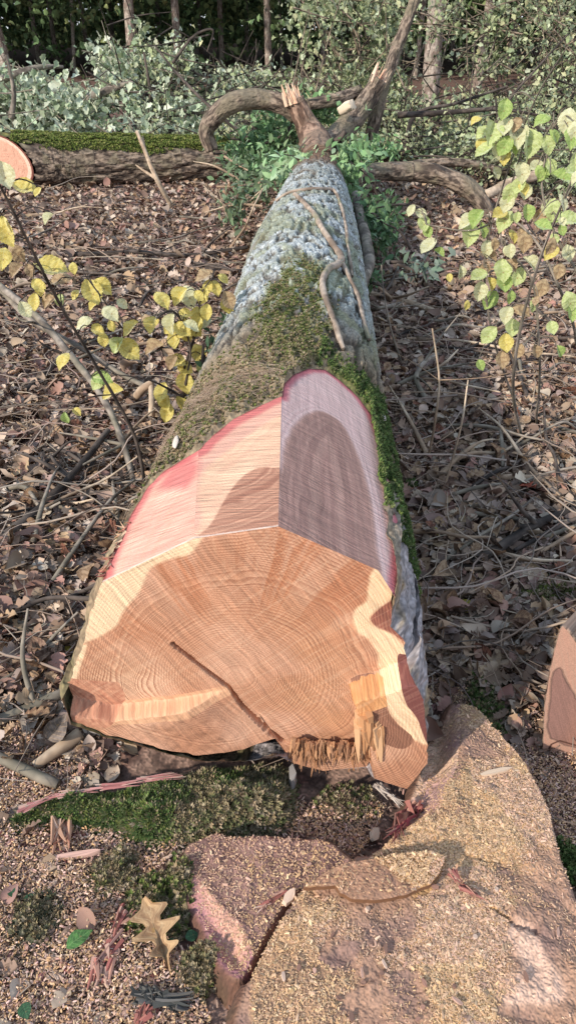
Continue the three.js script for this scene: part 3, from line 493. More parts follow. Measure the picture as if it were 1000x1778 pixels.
// ---------------------------------------------------------------- the stump in front
const HS = .13, ST = (x, y, h = HS) => { const p = atH(x, y, h); return [p.x, p.z]; };
const lobeA = [[312, 1490], [330, 1462], [375, 1440], [450, 1446], [560, 1452], [610, 1490], [560, 1525], [520, 1545], [488, 1575], [432, 1688], [410, 1690], [382, 1662], [352, 1590], [325, 1540]].map(p => ST(...p));
const lobeB = [[436, 1692], [494, 1578], [530, 1545], [600, 1497], [700, 1480], [790, 1480], [890, 1500], [1000, 1590], [1140, 1700], [1240, 1800], [1240, 1990], [380, 1990], [415, 1770]].map(p => ST(...p));
const lobeC = [[640, 1490], [672, 1455], [705, 1400], [722, 1350], [742, 1290], [752, 1240], [790, 1208], [830, 1216], [870, 1262], [910, 1320], [945, 1392], [970, 1470], [1000, 1560], [1030, 1620], [890, 1506], [790, 1486]].map(p => ST(...p));
const crackS = [[428, 1700], [462, 1632], [494, 1576], [520, 1548]].map(p => ST(...p)), crackT = [[852, 1582], [890, 1605], [930, 1622]].map(p => ST(...p)), valley = [[600, 1500], [700, 1484], [790, 1484], [890, 1506], [1010, 1600], [1150, 1710]].map(p => ST(...p)), bevC = [[668, 1460], [715, 1440], [765, 1400], [795, 1320], [800, 1270], [800, 1200], [700, 1200], [600, 1460]].map(p => ST(...p)), bevA = [[312, 1480], [362, 1540], [420, 1600], [440, 1650], [432, 1700], [380, 1680], [300, 1560]].map(p => ST(...p));
const gridOf = f => { const n = 320, x0 = -.7, z0 = -1.7, d = 2.2 / n, a = new Float32Array((n + 1) * (n + 1)); for (let j = 0; j <= n; j++) for (let i = 0; i <= n; i++) a[j * (n + 1) + i] = f(x0 + i * d, z0 + j * d); return (x, z) => { let u = (x - x0) / d, v = (z - z0) / d; if (u < 0 || v < 0 || u >= n || v >= n) return -.5; const i = Math.floor(u), j = Math.floor(v), k = j * (n + 1) + i; u -= i; v -= j; return (a[k] * (1 - u) + a[k + 1] * u) * (1 - v) + (a[k + n + 1] * (1 - u) + a[k + n + 2] * u) * v; }; };
const sA = gridOf((x, z) => sdPoly(lobeA, x, z)), sB = gridOf((x, z) => sdPoly(lobeB, x, z)), sC = gridOf((x, z) => sdPoly(lobeC, x, z)), sBA = gridOf((x, z) => sdPoly(bevA, x, z)), sBC = gridOf((x, z) => sdPoly(bevC, x, z));
const stumpSD = (x, z) => Math.max(sA(x, z), sB(x, z), sC(x, z));
function stumpH(x, z) {
  const g = gh(x, z) - .05, n = fbm(x * 9, z * 9, 0, 3) - .5, sd = stumpSD(x, z) + .03 * n; if (sd < -.09) return g;
  const a = sA(x, z), b = sB(x, z), c = sC(x, z);
  let h = HS; if (a > b && a > c) h = HS - .015 - .05 * sstep(0, .07, sBA(x, z)); else if (c > b) h = HS + .006 - .10 * Math.max(0, -z - .95) - .085 * sstep(-.005, .05, sBC(x, z)); else h = HS + .008;
  const v = edgeDist(valley, x, z, true); h -= .008 * Math.exp(-v * v / .0004);
  const k = edgeDist(crackS, x, z, true); h -= .07 * sstep(.009, .003, k + .004 * n); const k2 = edgeDist(crackT, x, z, true); h -= .02 * sstep(.005, .001, k2 + .003 * n);
  h += .012 * n + .008 * (noise(x * 60, z * 60) - .5) + .014 * (fbm(x * 24 + 3, z * 24, 0, 3) - .5) * sstep(0, .03, sd);
  return lerp(g, h, sstep(-.05, .004, sd));
}
const stump = thing('tree_stump', 'broad low sawn stump covered with sawdust in front of the trunk', 'stump', V(.35, 0, -.75)), SO = stump.position;
const paleS = [[905, 1625], [930, 1680], [950, 1715], [880, 1722]].map(p => ST(...p));
const dustMask = (x, z) => { const sd = stumpSD(x, z); if (sd < 0) return 0; const a = sA(x, z), n = fbm(x * 6 + 3, z * 6, 0, 4); if (a > 0) return .22; if (sBC(x, z) > .01) return .12; return clamp(.08 + 1.15 * sstep(.41, .60, n + .25 * (fbm(x * 22, z * 22, 0, 2) - .5)) - .8 * sstep(.20, .06, hyp(x + .0, z + .62)) - .6 * sstep(.06, .02, edgeDist(paleS, x, z, true))); };
{
  const x0 = -.36, x1 = 1.15, z0 = -1.42, z1 = -.22, NX = 250, NZ = 200, pos = [], uv = [], idx = [], map = [];
  for (let i = 0; i <= NZ; i++) for (let j = 0; j <= NX; j++) { const x = lerp(x0, x1, j / NX), z = lerp(z0, z1, i / NZ); pos.push(x, stumpH(x, z), z); uv.push(j / NX, i / NZ); map.push(stumpSD(x, z) > -.12); }
  const w = NX + 1; for (let i = 0; i < NZ; i++) for (let j = 0; j < NX; j++) { const a = i * w + j; if (map[a] && map[a + 1] && map[a + w] && map[a + w + 1]) idx.push(a, a + w, a + 1, a + 1, a + w, a + w + 1); }
  const T = tex(1024, 1024, (u, v) => {
    const x = lerp(x0, x1, u), z = lerp(z0, z1, v), sd = stumpSD(x, z), n = fbm(x * 14, z * 14, 0, 3) - .5, f = noise(x * 500, z * 500), g2 = noise(x * 190, z * 190);
    const a = sA(x, z); let c = mix3([160, 124, 102], [136, 106, 94], sstep(-.15, .15, n));
    c = mix3(c, [194, 154, 106], dustMask(x, z) * .85); c = mix3(c, [206, 170, 148], .8 * sstep(.035, .015, edgeDist(paleS, x, z, true) + .02 * n));
    if (a > 0) c = mix3([122, 92, 84], [138, 106, 96], sstep(-.1, .1, n)); if (sBA(x, z) > 0) c = mix3([190, 144, 124], [150, 104, 108], sstep(.04, .0, sd)); if (sBC(x, z) > 0) c = mix3([212, 176, 150], [184, 146, 138], sstep(-.1, .15, n));
    if (sd < .003) c = mix3(c, mix3([96, 66, 52], [84, 62, 46], sstep(-.05, .1, n)), sstep(.003, -.012, sd + .01 * n) * .95);
    return mul3(c, .78 + .26 * f + .2 * g2);
  });
  const Bm = tex(1024, 1024, (u, v) => .5 * noise(u * 420, v * 340) + .5 * noise(u * 160, v * 130), false);
  mesh('stump_wood', sh(geoFrom(pos, uv, idx), SO), std({ map: T, bumpMap: Bm, bumpScale: .006 }), stump);
  // thin slab lifted off the top
  const sl = [[528, 1545], [560, 1522], [600, 1502], [680, 1490], [745, 1484], [772, 1494], [762, 1520], [745, 1540], [700, 1558], [650, 1568], [610, 1566], [590, 1554], [582, 1543]].map(p => { const q = atH(p[0], p[1], HS + .035); return [q.x, q.z]; });
  const dense = []; for (let i = 0; i < sl.length; i++) for (let k = 0; k < 6; k++) { const b = sl[(i + 1) % sl.length], t = k / 6, x = lerp(sl[i][0], b[0], t), z = lerp(sl[i][1], b[1], t); dense.push(new THREE.Vector2(x + .003 * (noise(x * 120, z * 120) - .5), -(z + .004 * (noise(x * 140, z * 140, 3) - .5)))); }
  const g = new THREE.ExtrudeGeometry(new THREE.Shape(dense), { depth: .012, bevelEnabled: false }); g.rotateX(-Math.PI / 2); g.translate(0, HS + .03, 0);
  const p = g.attributes.position, u2 = []; for (let i = 0; i < p.count; i++) { p.setY(i, p.getY(i) + .012 * sstep(-.75, -.95, p.getZ(i)) * 0 + .004 * noise(p.getX(i) * 9, p.getZ(i) * 9)); u2.push((p.getX(i) - x0) / (x1 - x0), (p.getZ(i) - z0) / (z1 - z0)); } g.setAttribute('uv', new THREE.Float32BufferAttribute(u2, 2)); g.computeVertexNormals();
  mesh('loose_slab', sh(g, SO), [std({ map: T, bumpMap: Bm, bumpScale: .005, color: col(.95, .9, .85) }), std({ color: col(.16, .07, .03) })], stump).userData.label = 'thin loose slab lying on the stump top';
  globalThis.slabPoly = sl;
  // sawdust chips
  const fl = geoFrom([-.5, 0, -.2, .5, .08, -.22, .45, 0, .2, -.5, .1, .18, 0, .22, 0], [0, 0, 1, 0, 1, 1, 0, 1, .5, .5], [0, 4, 1, 1, 4, 2, 2, 4, 3, 3, 4, 0]);
  const DUST = [[.60, .39, .21], [.52, .31, .16], [.68, .48, .30], [.46, .26, .13], [.60, .37, .25], [.38, .24, .15], [.30, .18, .12]], items = [], gi = [];
  for (let i = 0; i < 400000 && items.length < 115000; i++) { const x = rr(-.34, 1.1), z = rr(-1.4, -.35); if (rnd() > dustMask(x, z)) continue; const sl2 = inPoly(sl, x, z); if (sl2 && rnd() > .75) continue; const h = sl2 ? HS + .047 : stumpH(x, z); items.push([V(x, h + .002, z).sub(SO), E(rr(-.5, .5), rr(0, 6.28), rr(-.5, .5)), (rnd() < .025 ? rr(.007, .013) : rr(.0018, .0058)), jit(mix3(pick(DUST), fbm(x * 5 + 7, z * 5, 0, 3) > .5 ? [.60, .39, .21] : [.54, .34, .26], .35), .3)]); }
  inst('sawdust', fl, M.dry, items, stump);
  for (let i = 0; i < 480000 && gi.length < 150000; i++) { const x = rr(-1.0, 1.5), D = rr(.3, 2.1), d = sstep(1.6, 1.05, D + .5 * (fbm(x * 4, D * 4, 0, 3) - .5)) * (.25 + .9 * fbm(x * 6 + 2, D * 6, 0, 3)) + .25 * sstep(.55, .3, hyp(x - .75, D - 1.45)); if (rnd() > d || stumpSD(x, -D) > -.06 || (D > 1.1 && Math.abs(x + .08) < .4)) continue; gi.push([V(x, gh(x, -D) + rr(0, .02), -D), E(rr(-.7, .7), rr(0, 6.28), rr(-.7, .7)), rr(.003, .0085), jit(pick([...DUST, [.40, .23, .18], [.62, .40, .33], [.66, .46, .36]]), .3)]); }
  inst('scattered_sawdust', fl, M.dry, gi, null, 'tan sawdust scattered over the ground around the stump', 'sawdust');
}
globalThis.surfH = (x, z) => stumpSD(x, z) > -.08 ? Math.max(stumpH(x, z), gh(x, z)) : gh(x, z);
const onS = (x, y, lift = 0) => { let p = atH(x, y, HS); for (let i = 0; i < 6; i++) p = atH(x, y, surfH(p.x, p.z) + lift); return p; };

// ---------------------------------------------------------------- offcut at the right edge
{
  const OD = 1.26, o = V(.74, 0, -OD), t = thing('log_offcut', 'wedge shaped sawn oak offcut standing on the ground right of the stump', 'log offcut', o), q2 = ([x, y]) => { const p = atD(x, y, OD); return [p.x - o.x, p.y]; };
  const P = smooth([[950, 1318], [945, 1270], [948, 1215], [956, 1165], [967, 1115], [977, 1088], [990, 1100], [1006, 1122], [1060, 1160], [1110, 1230], [1110, 1330], [1030, 1330]].map(q2), 4);
  const heart = smooth([[957, 1280], [957, 1210], [961, 1165], [972, 1158], [984, 1180], [1000, 1210], [1040, 1240], [1090, 1290], [1040, 1300]].map(q2)), crack = [[949, 1306], [958, 1290], [972, 1284], [1000, 1292], [1040, 1300]].map(q2);
  const T = tex(512, 512, (u, v) => { const x = u * .5 - .25, y = v * .5, n = fbm(x * 26, y * 26, 0, 3) - .5, h = sdPoly(heart, x + .006 * n, y + .006 * n), f = noise(x * 700, y * 700), saw = noise((x + y * .4) * 420, y * 20); let c = h > 0 ? mix3([142, 104, 92], [168, 112, 82], sstep(-.05, .12, x + y * .0)) : mix3([188, 148, 126], [172, 128, 108], saw); if (Math.abs(h) < .003) c = mul3(c, .8); c = mix3(c, [84, 52, 40], sstep(.004, .001, edgeDist(crack, x, y, true))); return mul3(c, .82 + .2 * f + .12 * saw); });
  const g = new THREE.ExtrudeGeometry(new THREE.Shape(P.map(([x, y]) => new THREE.Vector2(x, y))), { depth: .24, bevelEnabled: true, bevelSize: .004, bevelThickness: .004, bevelSegments: 2 });
  const p = g.attributes.position, uv = []; for (let i = 0; i < p.count; i++) { const b = .24 - p.getZ(i); uv.push((p.getX(i) + .25) / .5, p.getY(i) / .5); p.setX(i, p.getX(i) + b * .75); p.setY(i, p.getY(i) * (1 - b * .9)); p.setZ(i, p.getZ(i) - .24); } g.setAttribute('uv', new THREE.Float32BufferAttribute(uv, 2)); g.computeVertexNormals();
  mesh('wood_block', g, [std({ map: T, roughness: .85 }), M.stub], t);
}

// ---------------------------------------------------------------- foreground debris
const bundle = (name, label, category, pts, w, n, cols, group) => { const P = pts.map(([x, y, l = .01]) => onS(x, y, l)), o = P[0].clone(), t = thing(name, label, category, o, group), gs = []; for (let i = 0; i < n; i++) { const k = Math.floor(rnd() * (P.length - 1)), a = P[k].clone().lerp(P[k + 1], rr(0, .4)), b = P[k].clone().lerp(P[k + 1], rr(.7, 1.25)), j = () => V(rr(-1, 1) * w, rr(-.2, .8) * w, rr(-1, 1) * w * .6); gs.push(paint(sliver(a.add(j()), b.add(j()), rr(.12, .32) * w, w * .4), pick(cols))); } mesh('fibres', sh(mergeGeometries(gs), o), M.fresh, t); return t; };
bundle('bark_shred', 'long reddish shredded bark strip beside the dry lobed leaf', 'bark', [[232, 1575], [205, 1625], [185, 1670], [168, 1718]], .022, 46, [...REDW, [.42, .26, .2], [.36, .2, .16]]);
bundle('bark_shred', 'short orange torn wood chunk below the mossy bark slab', 'wood chunk', [[106, 1425], [108, 1470]], .026, 26, [[.5, .28, .18], [.42, .18, .12], [.56, .36, .26]]);
bundle('bark_shred', 'red splintered bark spike lying on the stump top', 'splinter', [[784, 1512, .03], [795, 1535, .012], [832, 1558]], .010, 24, REDW);
bundle('bark_shred', 'crimson torn inner bark fibres at the stump edge under the trunk', 'bark', [[728, 1395], [705, 1418], [685, 1455]], .02, 44, [...REDW, [.3, .06, .07]]);
bundle('bark_shred', 'crimson frayed fibres below the dark bark scrap', 'bark', [[262, 1752], [235, 1785]], .018, 26, REDW);
bundle('bark_shred', 'pale splintered wood sliver below the torn hinge', 'splinter', [[652, 1360, .03], [672, 1380, .015], [692, 1396]], .012, 20, [[.5, .42, .36], [.4, .33, .28], [.58, .5, .44]]);
bundle('bark_shred', 'pink peeled bark strip along the top of the mossy slab', 'bark', [[30, 1412, .06], [90, 1385, .07], [160, 1372, .08], [240, 1358, .09], [318, 1346, .09]], .012, 60, [[.5, .3, .25], [.46, .22, .2], [.42, .3, .24], [.36, .14, .13]]);
bundle('bark_shred', 'small red fibres in the gap of the stump', 'bark', [[500, 1548], [470, 1565], [450, 1580]], .009, 14, [...REDW, [.6, .42, .34]]);
bundle('bark_shred', 'dark red bark curl at the edge of the stump lobe behind', 'bark', [[742, 1240], [760, 1222], [778, 1220]], .014, 16, [[.2, .1, .09], [.28, .16, .14]]);
function chip(name, label, category, x, y, L, W, H, rot, c, lift = 0, tilt = 0, group) {
  const p = onS(x, y, lift + H * .5), n = 7, pos = [], idx = [], cc = []; // irregular faceted prism
  for (const s of [-1, 1]) for (let i = 0; i < n; i++) { const a = i / n * 6.283 + rr(-.25, .25), k = rr(.82, 1.05); pos.push(Math.cos(a) * L / 2 * k, s * H / 2 * rr(.6, 1.1), Math.sin(a) * W / 2 * k); }
  for (let i = 0; i < n; i++) { const j = (i + 1) % n; idx.push(i, n + i, j, j, n + i, n + j); if (i > 1) { idx.push(0, i - 1, i); idx.push(n, n + i, n + i - 1); } }
  const g = paint(geoFrom(pos, null, idx).toNonIndexed(), c); const m = mesh(name, g, M.fresh); m.position.copy(p); m.rotation.set(tilt, rot, 0, 'YXZ'); return tag(m, label, category, group);
}
chip('wood_chip', 'white square wood chip at the back edge of the stump', 'wood chip', 651, 1448, .04, .024, .012, 1.1, [.7, .56, .42], .012, .6);
chip('wood_chip', 'white flat wood chip among leaves right of the trunk', 'wood chip', 898, 1015, .065, .03, .008, 0, [.72, .62, .54], .01, .3);
chip('wood_chip', 'long pale splinter lying on the sawdust of the rear stump lobe', 'splinter', 860, 1340, .085, .014, .008, .25, [.62, .46, .33], .004);
chip('wood_chip', 'cream knot chip on the gap between the stump lobes', 'wood chip', 502, 1558, .04, .022, .014, .9, [.62, .45, .34], .004);
chip('wood_chip', 'pale pink splinter on the left ground below the mossy slab', 'splinter', 135, 1484, .10, .016, .012, .15, [.56, .34, .27], .012);
bundle('bark_scrap', 'black bark scrap beside the crimson fibres', 'bark', [[240, 1728], [275, 1738], [318, 1748]], .022, 60, [[.05, .05, .045], [.08, .075, .065], [.03, .03, .028], [.11, .10, .09]]);
chip('bark_scrap', 'dark brown bark flake below the pale stick right of the trunk', 'bark', 905, 1195, .10, .035, .02, -.35, [.12, .07, .06]);
chip('bark_scrap', 'reddish bark flake between pale stick and log offcut', 'bark', 925, 1165, .08, .03, .012, -.15, [.24, .13, .11]);
chip('bark_scrap', 'rounded brown bark block behind the log offcut', 'bark', 945, 1095, .07, .05, .05, .9, [.25, .19, .16]);
chip('bark_scrap', 'grey bark slab standing on the ground by the stump moss', 'bark', 508, 1350, .02, .05, .05, 0, [.3, .27, .25], .03);
for (let i = 0; i < 46; i++) { const L = i < 30; chip('wood_flake', L ? 'small tan wood flake lying in the sawdust left of the stump' : 'small dull wood flake on the shaded ground right of the trunk', 'wood flake', L ? rr(10, 330) : rr(730, 940), L ? rr(1400, 1770) : rr(950, 1230), rr(.015, .045), rr(.008, .016), rr(.003, .008), rr(0, 6), pick([[.5, .34, .24], [.36, .22, .17], [.56, .4, .3], [.3, .14, .12]]), .004, rr(-.3, .3), L ? 'wood flakes left of the stump' : 'wood flakes right of the trunk'); }

for (let i = 0; i < 22; i++) { const x = rr(8, 310), y = rr(1440, 1765), a = rr(0, 6.28), L = rr(14, 34); bundle('bark_shred', 'small torn shred of reddish bark on the sawdust left of the stump', 'bark', [[x, y, .006], [x + L * Math.cos(a), y + L * .7 * Math.sin(a), .008]], rr(.006, .012), 9, pick([[...REDW], [[.3, .2, .15], [.2, .13, .1]], [[.5, .36, .27], [.42, .28, .2]]]), 'bark shreds left of the stump'); }
for (let i = 0; i < 26; i++) chip('wood_flake', 'small dark bark flake lying on the sawdust of the stump top', 'bark flake', rr(450, 990), rr(1500, 1770), rr(.008, .022), rr(.005, .011), rr(.003, .006), rr(0, 6), pick([[.28, .15, .11], [.2, .11, .08], [.42, .26, .2], [.5, .36, .28]]), .004, rr(-.3, .3), 'bark flakes on the stump');
// mossy bark slab in front of the trunk
{
  const P = [[6, 1420], [90, 1392], [180, 1372], [318, 1345], [420, 1322], [490, 1312], [520, 1345], [515, 1400], [500, 1436], [470, 1444], [400, 1456], [300, 1462], [262, 1472], [200, 1440], [100, 1428], [20, 1440]].map(([x, y]) => { const p = atH(x, y, .04); return [p.x, p.z]; });
  const o = V(-.3, 0, -1.0), t = thing('bark_slab', 'long mossy slab of root bark lying under the sawn trunk end', 'bark', o);
  const H = (x, z) => { const s = sdPoly(P, x, z), n = fbm(x * 14, z * 14, 0, 3); return gh(x, z) - .03 + sstep(-.015, .05, s) * (.055 + .09 * n + .02 * (noise(x * 45, z * 45) - .5)); };
  const pos = [], uv = [], idx = [], c = [], ok = [], NX = 170, NZ = 60;
  for (let i = 0; i <= NZ; i++) for (let j = 0; j <= NX; j++) { const x = lerp(-.85, .32, j / NX), z = lerp(-1.26, -.86, i / NZ); pos.push(x, H(x, z), z); uv.push(x, z); ok.push(sdPoly(P, x, z) > -.03); const b = sstep(-.25, .1, x); c.push(lerp(.5, .95, b), lerp(.6, .85, b), lerp(.35, .7, b)); }
  const w = NX + 1; for (let i = 0; i < NZ; i++) for (let j = 0; j < NX; j++) { const a = i * w + j; if (ok[a] && ok[a + 1] && ok[a + w] && ok[a + w + 1]) idx.push(a, a + w, a + 1, a + 1, a + w, a + w + 1); }
  const g0 = groundTex.clone(); g0.repeat.set(2, 2);
  mesh('bark', sh(geoFrom(pos, uv, idx, c), o), std({ map: g0, vertexColors: true }), t);
  const items = []; for (let i = 0; i < 60000 && items.length < 17000; i++) { const x = rr(-.85, .3), z = rr(-1.24, -.88), s = sdPoly(P, x, z); if (s < .004) continue; const gz = 1 - sstep(-.3, -.12, x + .3 * (fbm(x * 8, z * 8, 0, 2) - .5)); const n = fbm(x * 9, z * 9 + 5, 0, 3); if (rnd() > .42 + gz * .55) continue; const e = .01, nn = V(H(x - e, z) - H(x + e, z), 2 * e, H(x, z - e) - H(x, z + e)).normalize(); items.push([V(x, H(x, z) - .003, z).sub(o), upQ(nn.lerp(UP, .3).normalize()), rr(.010, .028), jit(pick(gz > .5 && rnd() < .8 ? [...MOSSG, MOSS[1]] : [...MOSSB, [.12, .13, .05]]), .35)]); }
  inst('moss', tuftGeo, M.dry, items, t);
}
// moss cushions
function cushion(label, x, y, rx, rz, n, cols, name = 'moss_cushion', h0 = .03) {
  const o = onS(x, y), t = thing(name, label, 'moss', o), g = new THREE.SphereGeometry(1, 26, 14, 0, 6.2832, 0, 1.6), p = g.attributes.position;
  for (let i = 0; i < p.count; i++) { const a = p.getX(i), c = p.getZ(i), k = 1 + .5 * (noise(a * 2 + x, c * 2 + y) - .5); const X = a * rx * k, Z = c * rz * k; p.setXYZ(i, X, surfH(o.x + X, o.z + Z) - o.y + h0 * p.getY(i) * (.6 + .8 * noise(a * 4 + x, c * 4)) - .004, Z); } g.computeVertexNormals();
  mesh('mat', g, std({ color: col(...mul3(cols[0], .8)) }), t);
  const it = []; for (let i = 0; i < n; i++) { const k = Math.floor(rnd() * p.count), v = V(p.getX(k) + rr(-.012, .012), p.getY(k) + rr(-.004, .004), p.getZ(k) + rr(-.012, .012)); it.push([v, upQ(V(rr(-.4, .4), 1, rr(-.4, .4)).normalize()), rr(.009, .02), jit(pick(cols), .3)]); }
  inst('moss', tuftGeo, M.dry, it, t);
}
cushion('olive moss cushion against the left edge of the stump', 272, 1580, .07, .075, 1500, [...MOSSB, ...MOSSB, ...MOSS]);
cushion('small olive moss cushion below the pink edge of the stump', 345, 1690, .035, .04, 450, [...MOSSB, ...MOSSB, MOSS[3]]);
cushion('olive moss cushion above the reddish shredded bark', 205, 1520, .05, .06, 600, [...MOSSB, ...MOSSB, MOSS[3]]);
cushion('dark moss cushion in the leaf litter left of the shredded bark', 65, 1600, .05, .05, 600, [[.09, .09, .05], ...MOSSB]);
cushion('bright moss strip along the far side of the rear stump lobe', 845, 1220, .055, .14, 1500, [...MOSSG, ...MOSSB]);
cushion('dull moss mound right of the pale stick', 960, 1045, .12, .10, 1600, [...MOSSB, ...MOSS]);
cushion('small bright green moss pad on the right flank of the stump', 985, 1500, .025, .05, 400, MOSSG);
cushion('brown moss mat below the torn hinge of the trunk', 600, 1398, .07, .04, 700, [...MOSSB, [.12, .14, .04], [.16, .1, .07], [.22, .13, .1]]);
cushion('small green moss pad low on the right side of the trunk', 712, 850, .03, .05, 400, MOSSG);

// leaves that lie loose
const Q = (x, y, z) => E(x, y, z);
const oakBig = leafGeo([[0, .012], [.14, .02], [.22, .05], [.27, .19], [.31, .21], [.36, .07], [.45, .09], [.53, .31], [.57, .33], [.63, .10], [.7, .12], [.78, .26], [.82, .25], [.88, .08], [1, .015]], { curl: .3, fold: .12, wave: .09, cols: 2, n: 60, sd: 3 });
const dryMats = [[[150, 118, 88], [112, 82, 62]], [[126, 100, 84], [92, 68, 56]], [[156, 130, 104], [122, 96, 74]], [[120, 74, 56], [84, 50, 40]], [[124, 110, 100], [94, 82, 74]]].map(([a, b]) => std({ map: leafPrint(a, b, [170, 140, 110]), side: THREE.DoubleSide }));
function leafAt(name, label, category, geo, mat, p, rot, s, group) { const m = mesh(name, geo, mat); m.position.copy(p); m.rotation.copy(rot); m.scale.setScalar(s); return tag(m, label, category, group); }
leafAt('fallen_leaf', 'large dry tan lobed oak leaf beside the reddish bark strip', 'leaf', oakBig, std({ map: leafPrint([170, 138, 102], [142, 110, 80], [184, 156, 120]), side: THREE.DoubleSide }), onS(296, 1692, .012), Q(-.35, 3.62, .1), .15);
const greenM = fleaf([78, 128, 58], [56, 100, 44], [140, 170, 110], .3), ivyM = fleaf([40, 84, 50], [30, 66, 40], [96, 130, 90], .2), yelM = fleaf([206, 190, 74], [180, 160, 54], [222, 212, 130]);
const ovate = leafGeo(OVATE, { cols: 2, n: 20, curl: .2, fold: .1, sd: 5 });
for (const [x, y, s, ro, m, l] of [[116, 1645, .055, 2.2, greenM, 'bright green grass blade fragment on the sawdust'], [45, 1555, .03, 1, ivyM, 'dark green ivy leaf above the dark moss cushion'], [28, 1556, .028, 4, ivyM, 'small ivy leaf at the foot of the litter'], [322, 1628, .03, 2, ivyM, 'green ivy leaf beside the stump edge'], [305, 1640, .026, 4.4, ivyM, 'smaller ivy leaf under the olive moss cushion'], [40, 1742, .035, .6, ivyM, 'green leaf lying in the lower left sawdust'], [790, 1050, .075, 1.2, yelM, 'yellow leaf lying flat below the white chip'], [760, 932, .07, 4, yelM, 'yellow lobed leaf in the shade of the trunk'], [100, 1140, .075, 2, yelM, 'yellow brown hornbeam leaf on the litter beside the sawn face'], [92, 915, .05, .4, yelM, 'small yellow leaf on the litter below the dark branch']]) leafAt('fallen_leaf', l, 'leaf', ovate, m, onS(x, y, .022), Q(rr(-.3, .3), ro, rr(-.3, .3)), s);
leafAt('fallen_leaf', 'rust red oak leaf beside the pale cut stick', 'leaf', oakBig, std({ map: leafPrint([140, 66, 44], [110, 48, 34], [170, 100, 70]), side: THREE.DoubleSide }), onG(900, 845, .03), Q(-.6, .4, .2), .10);

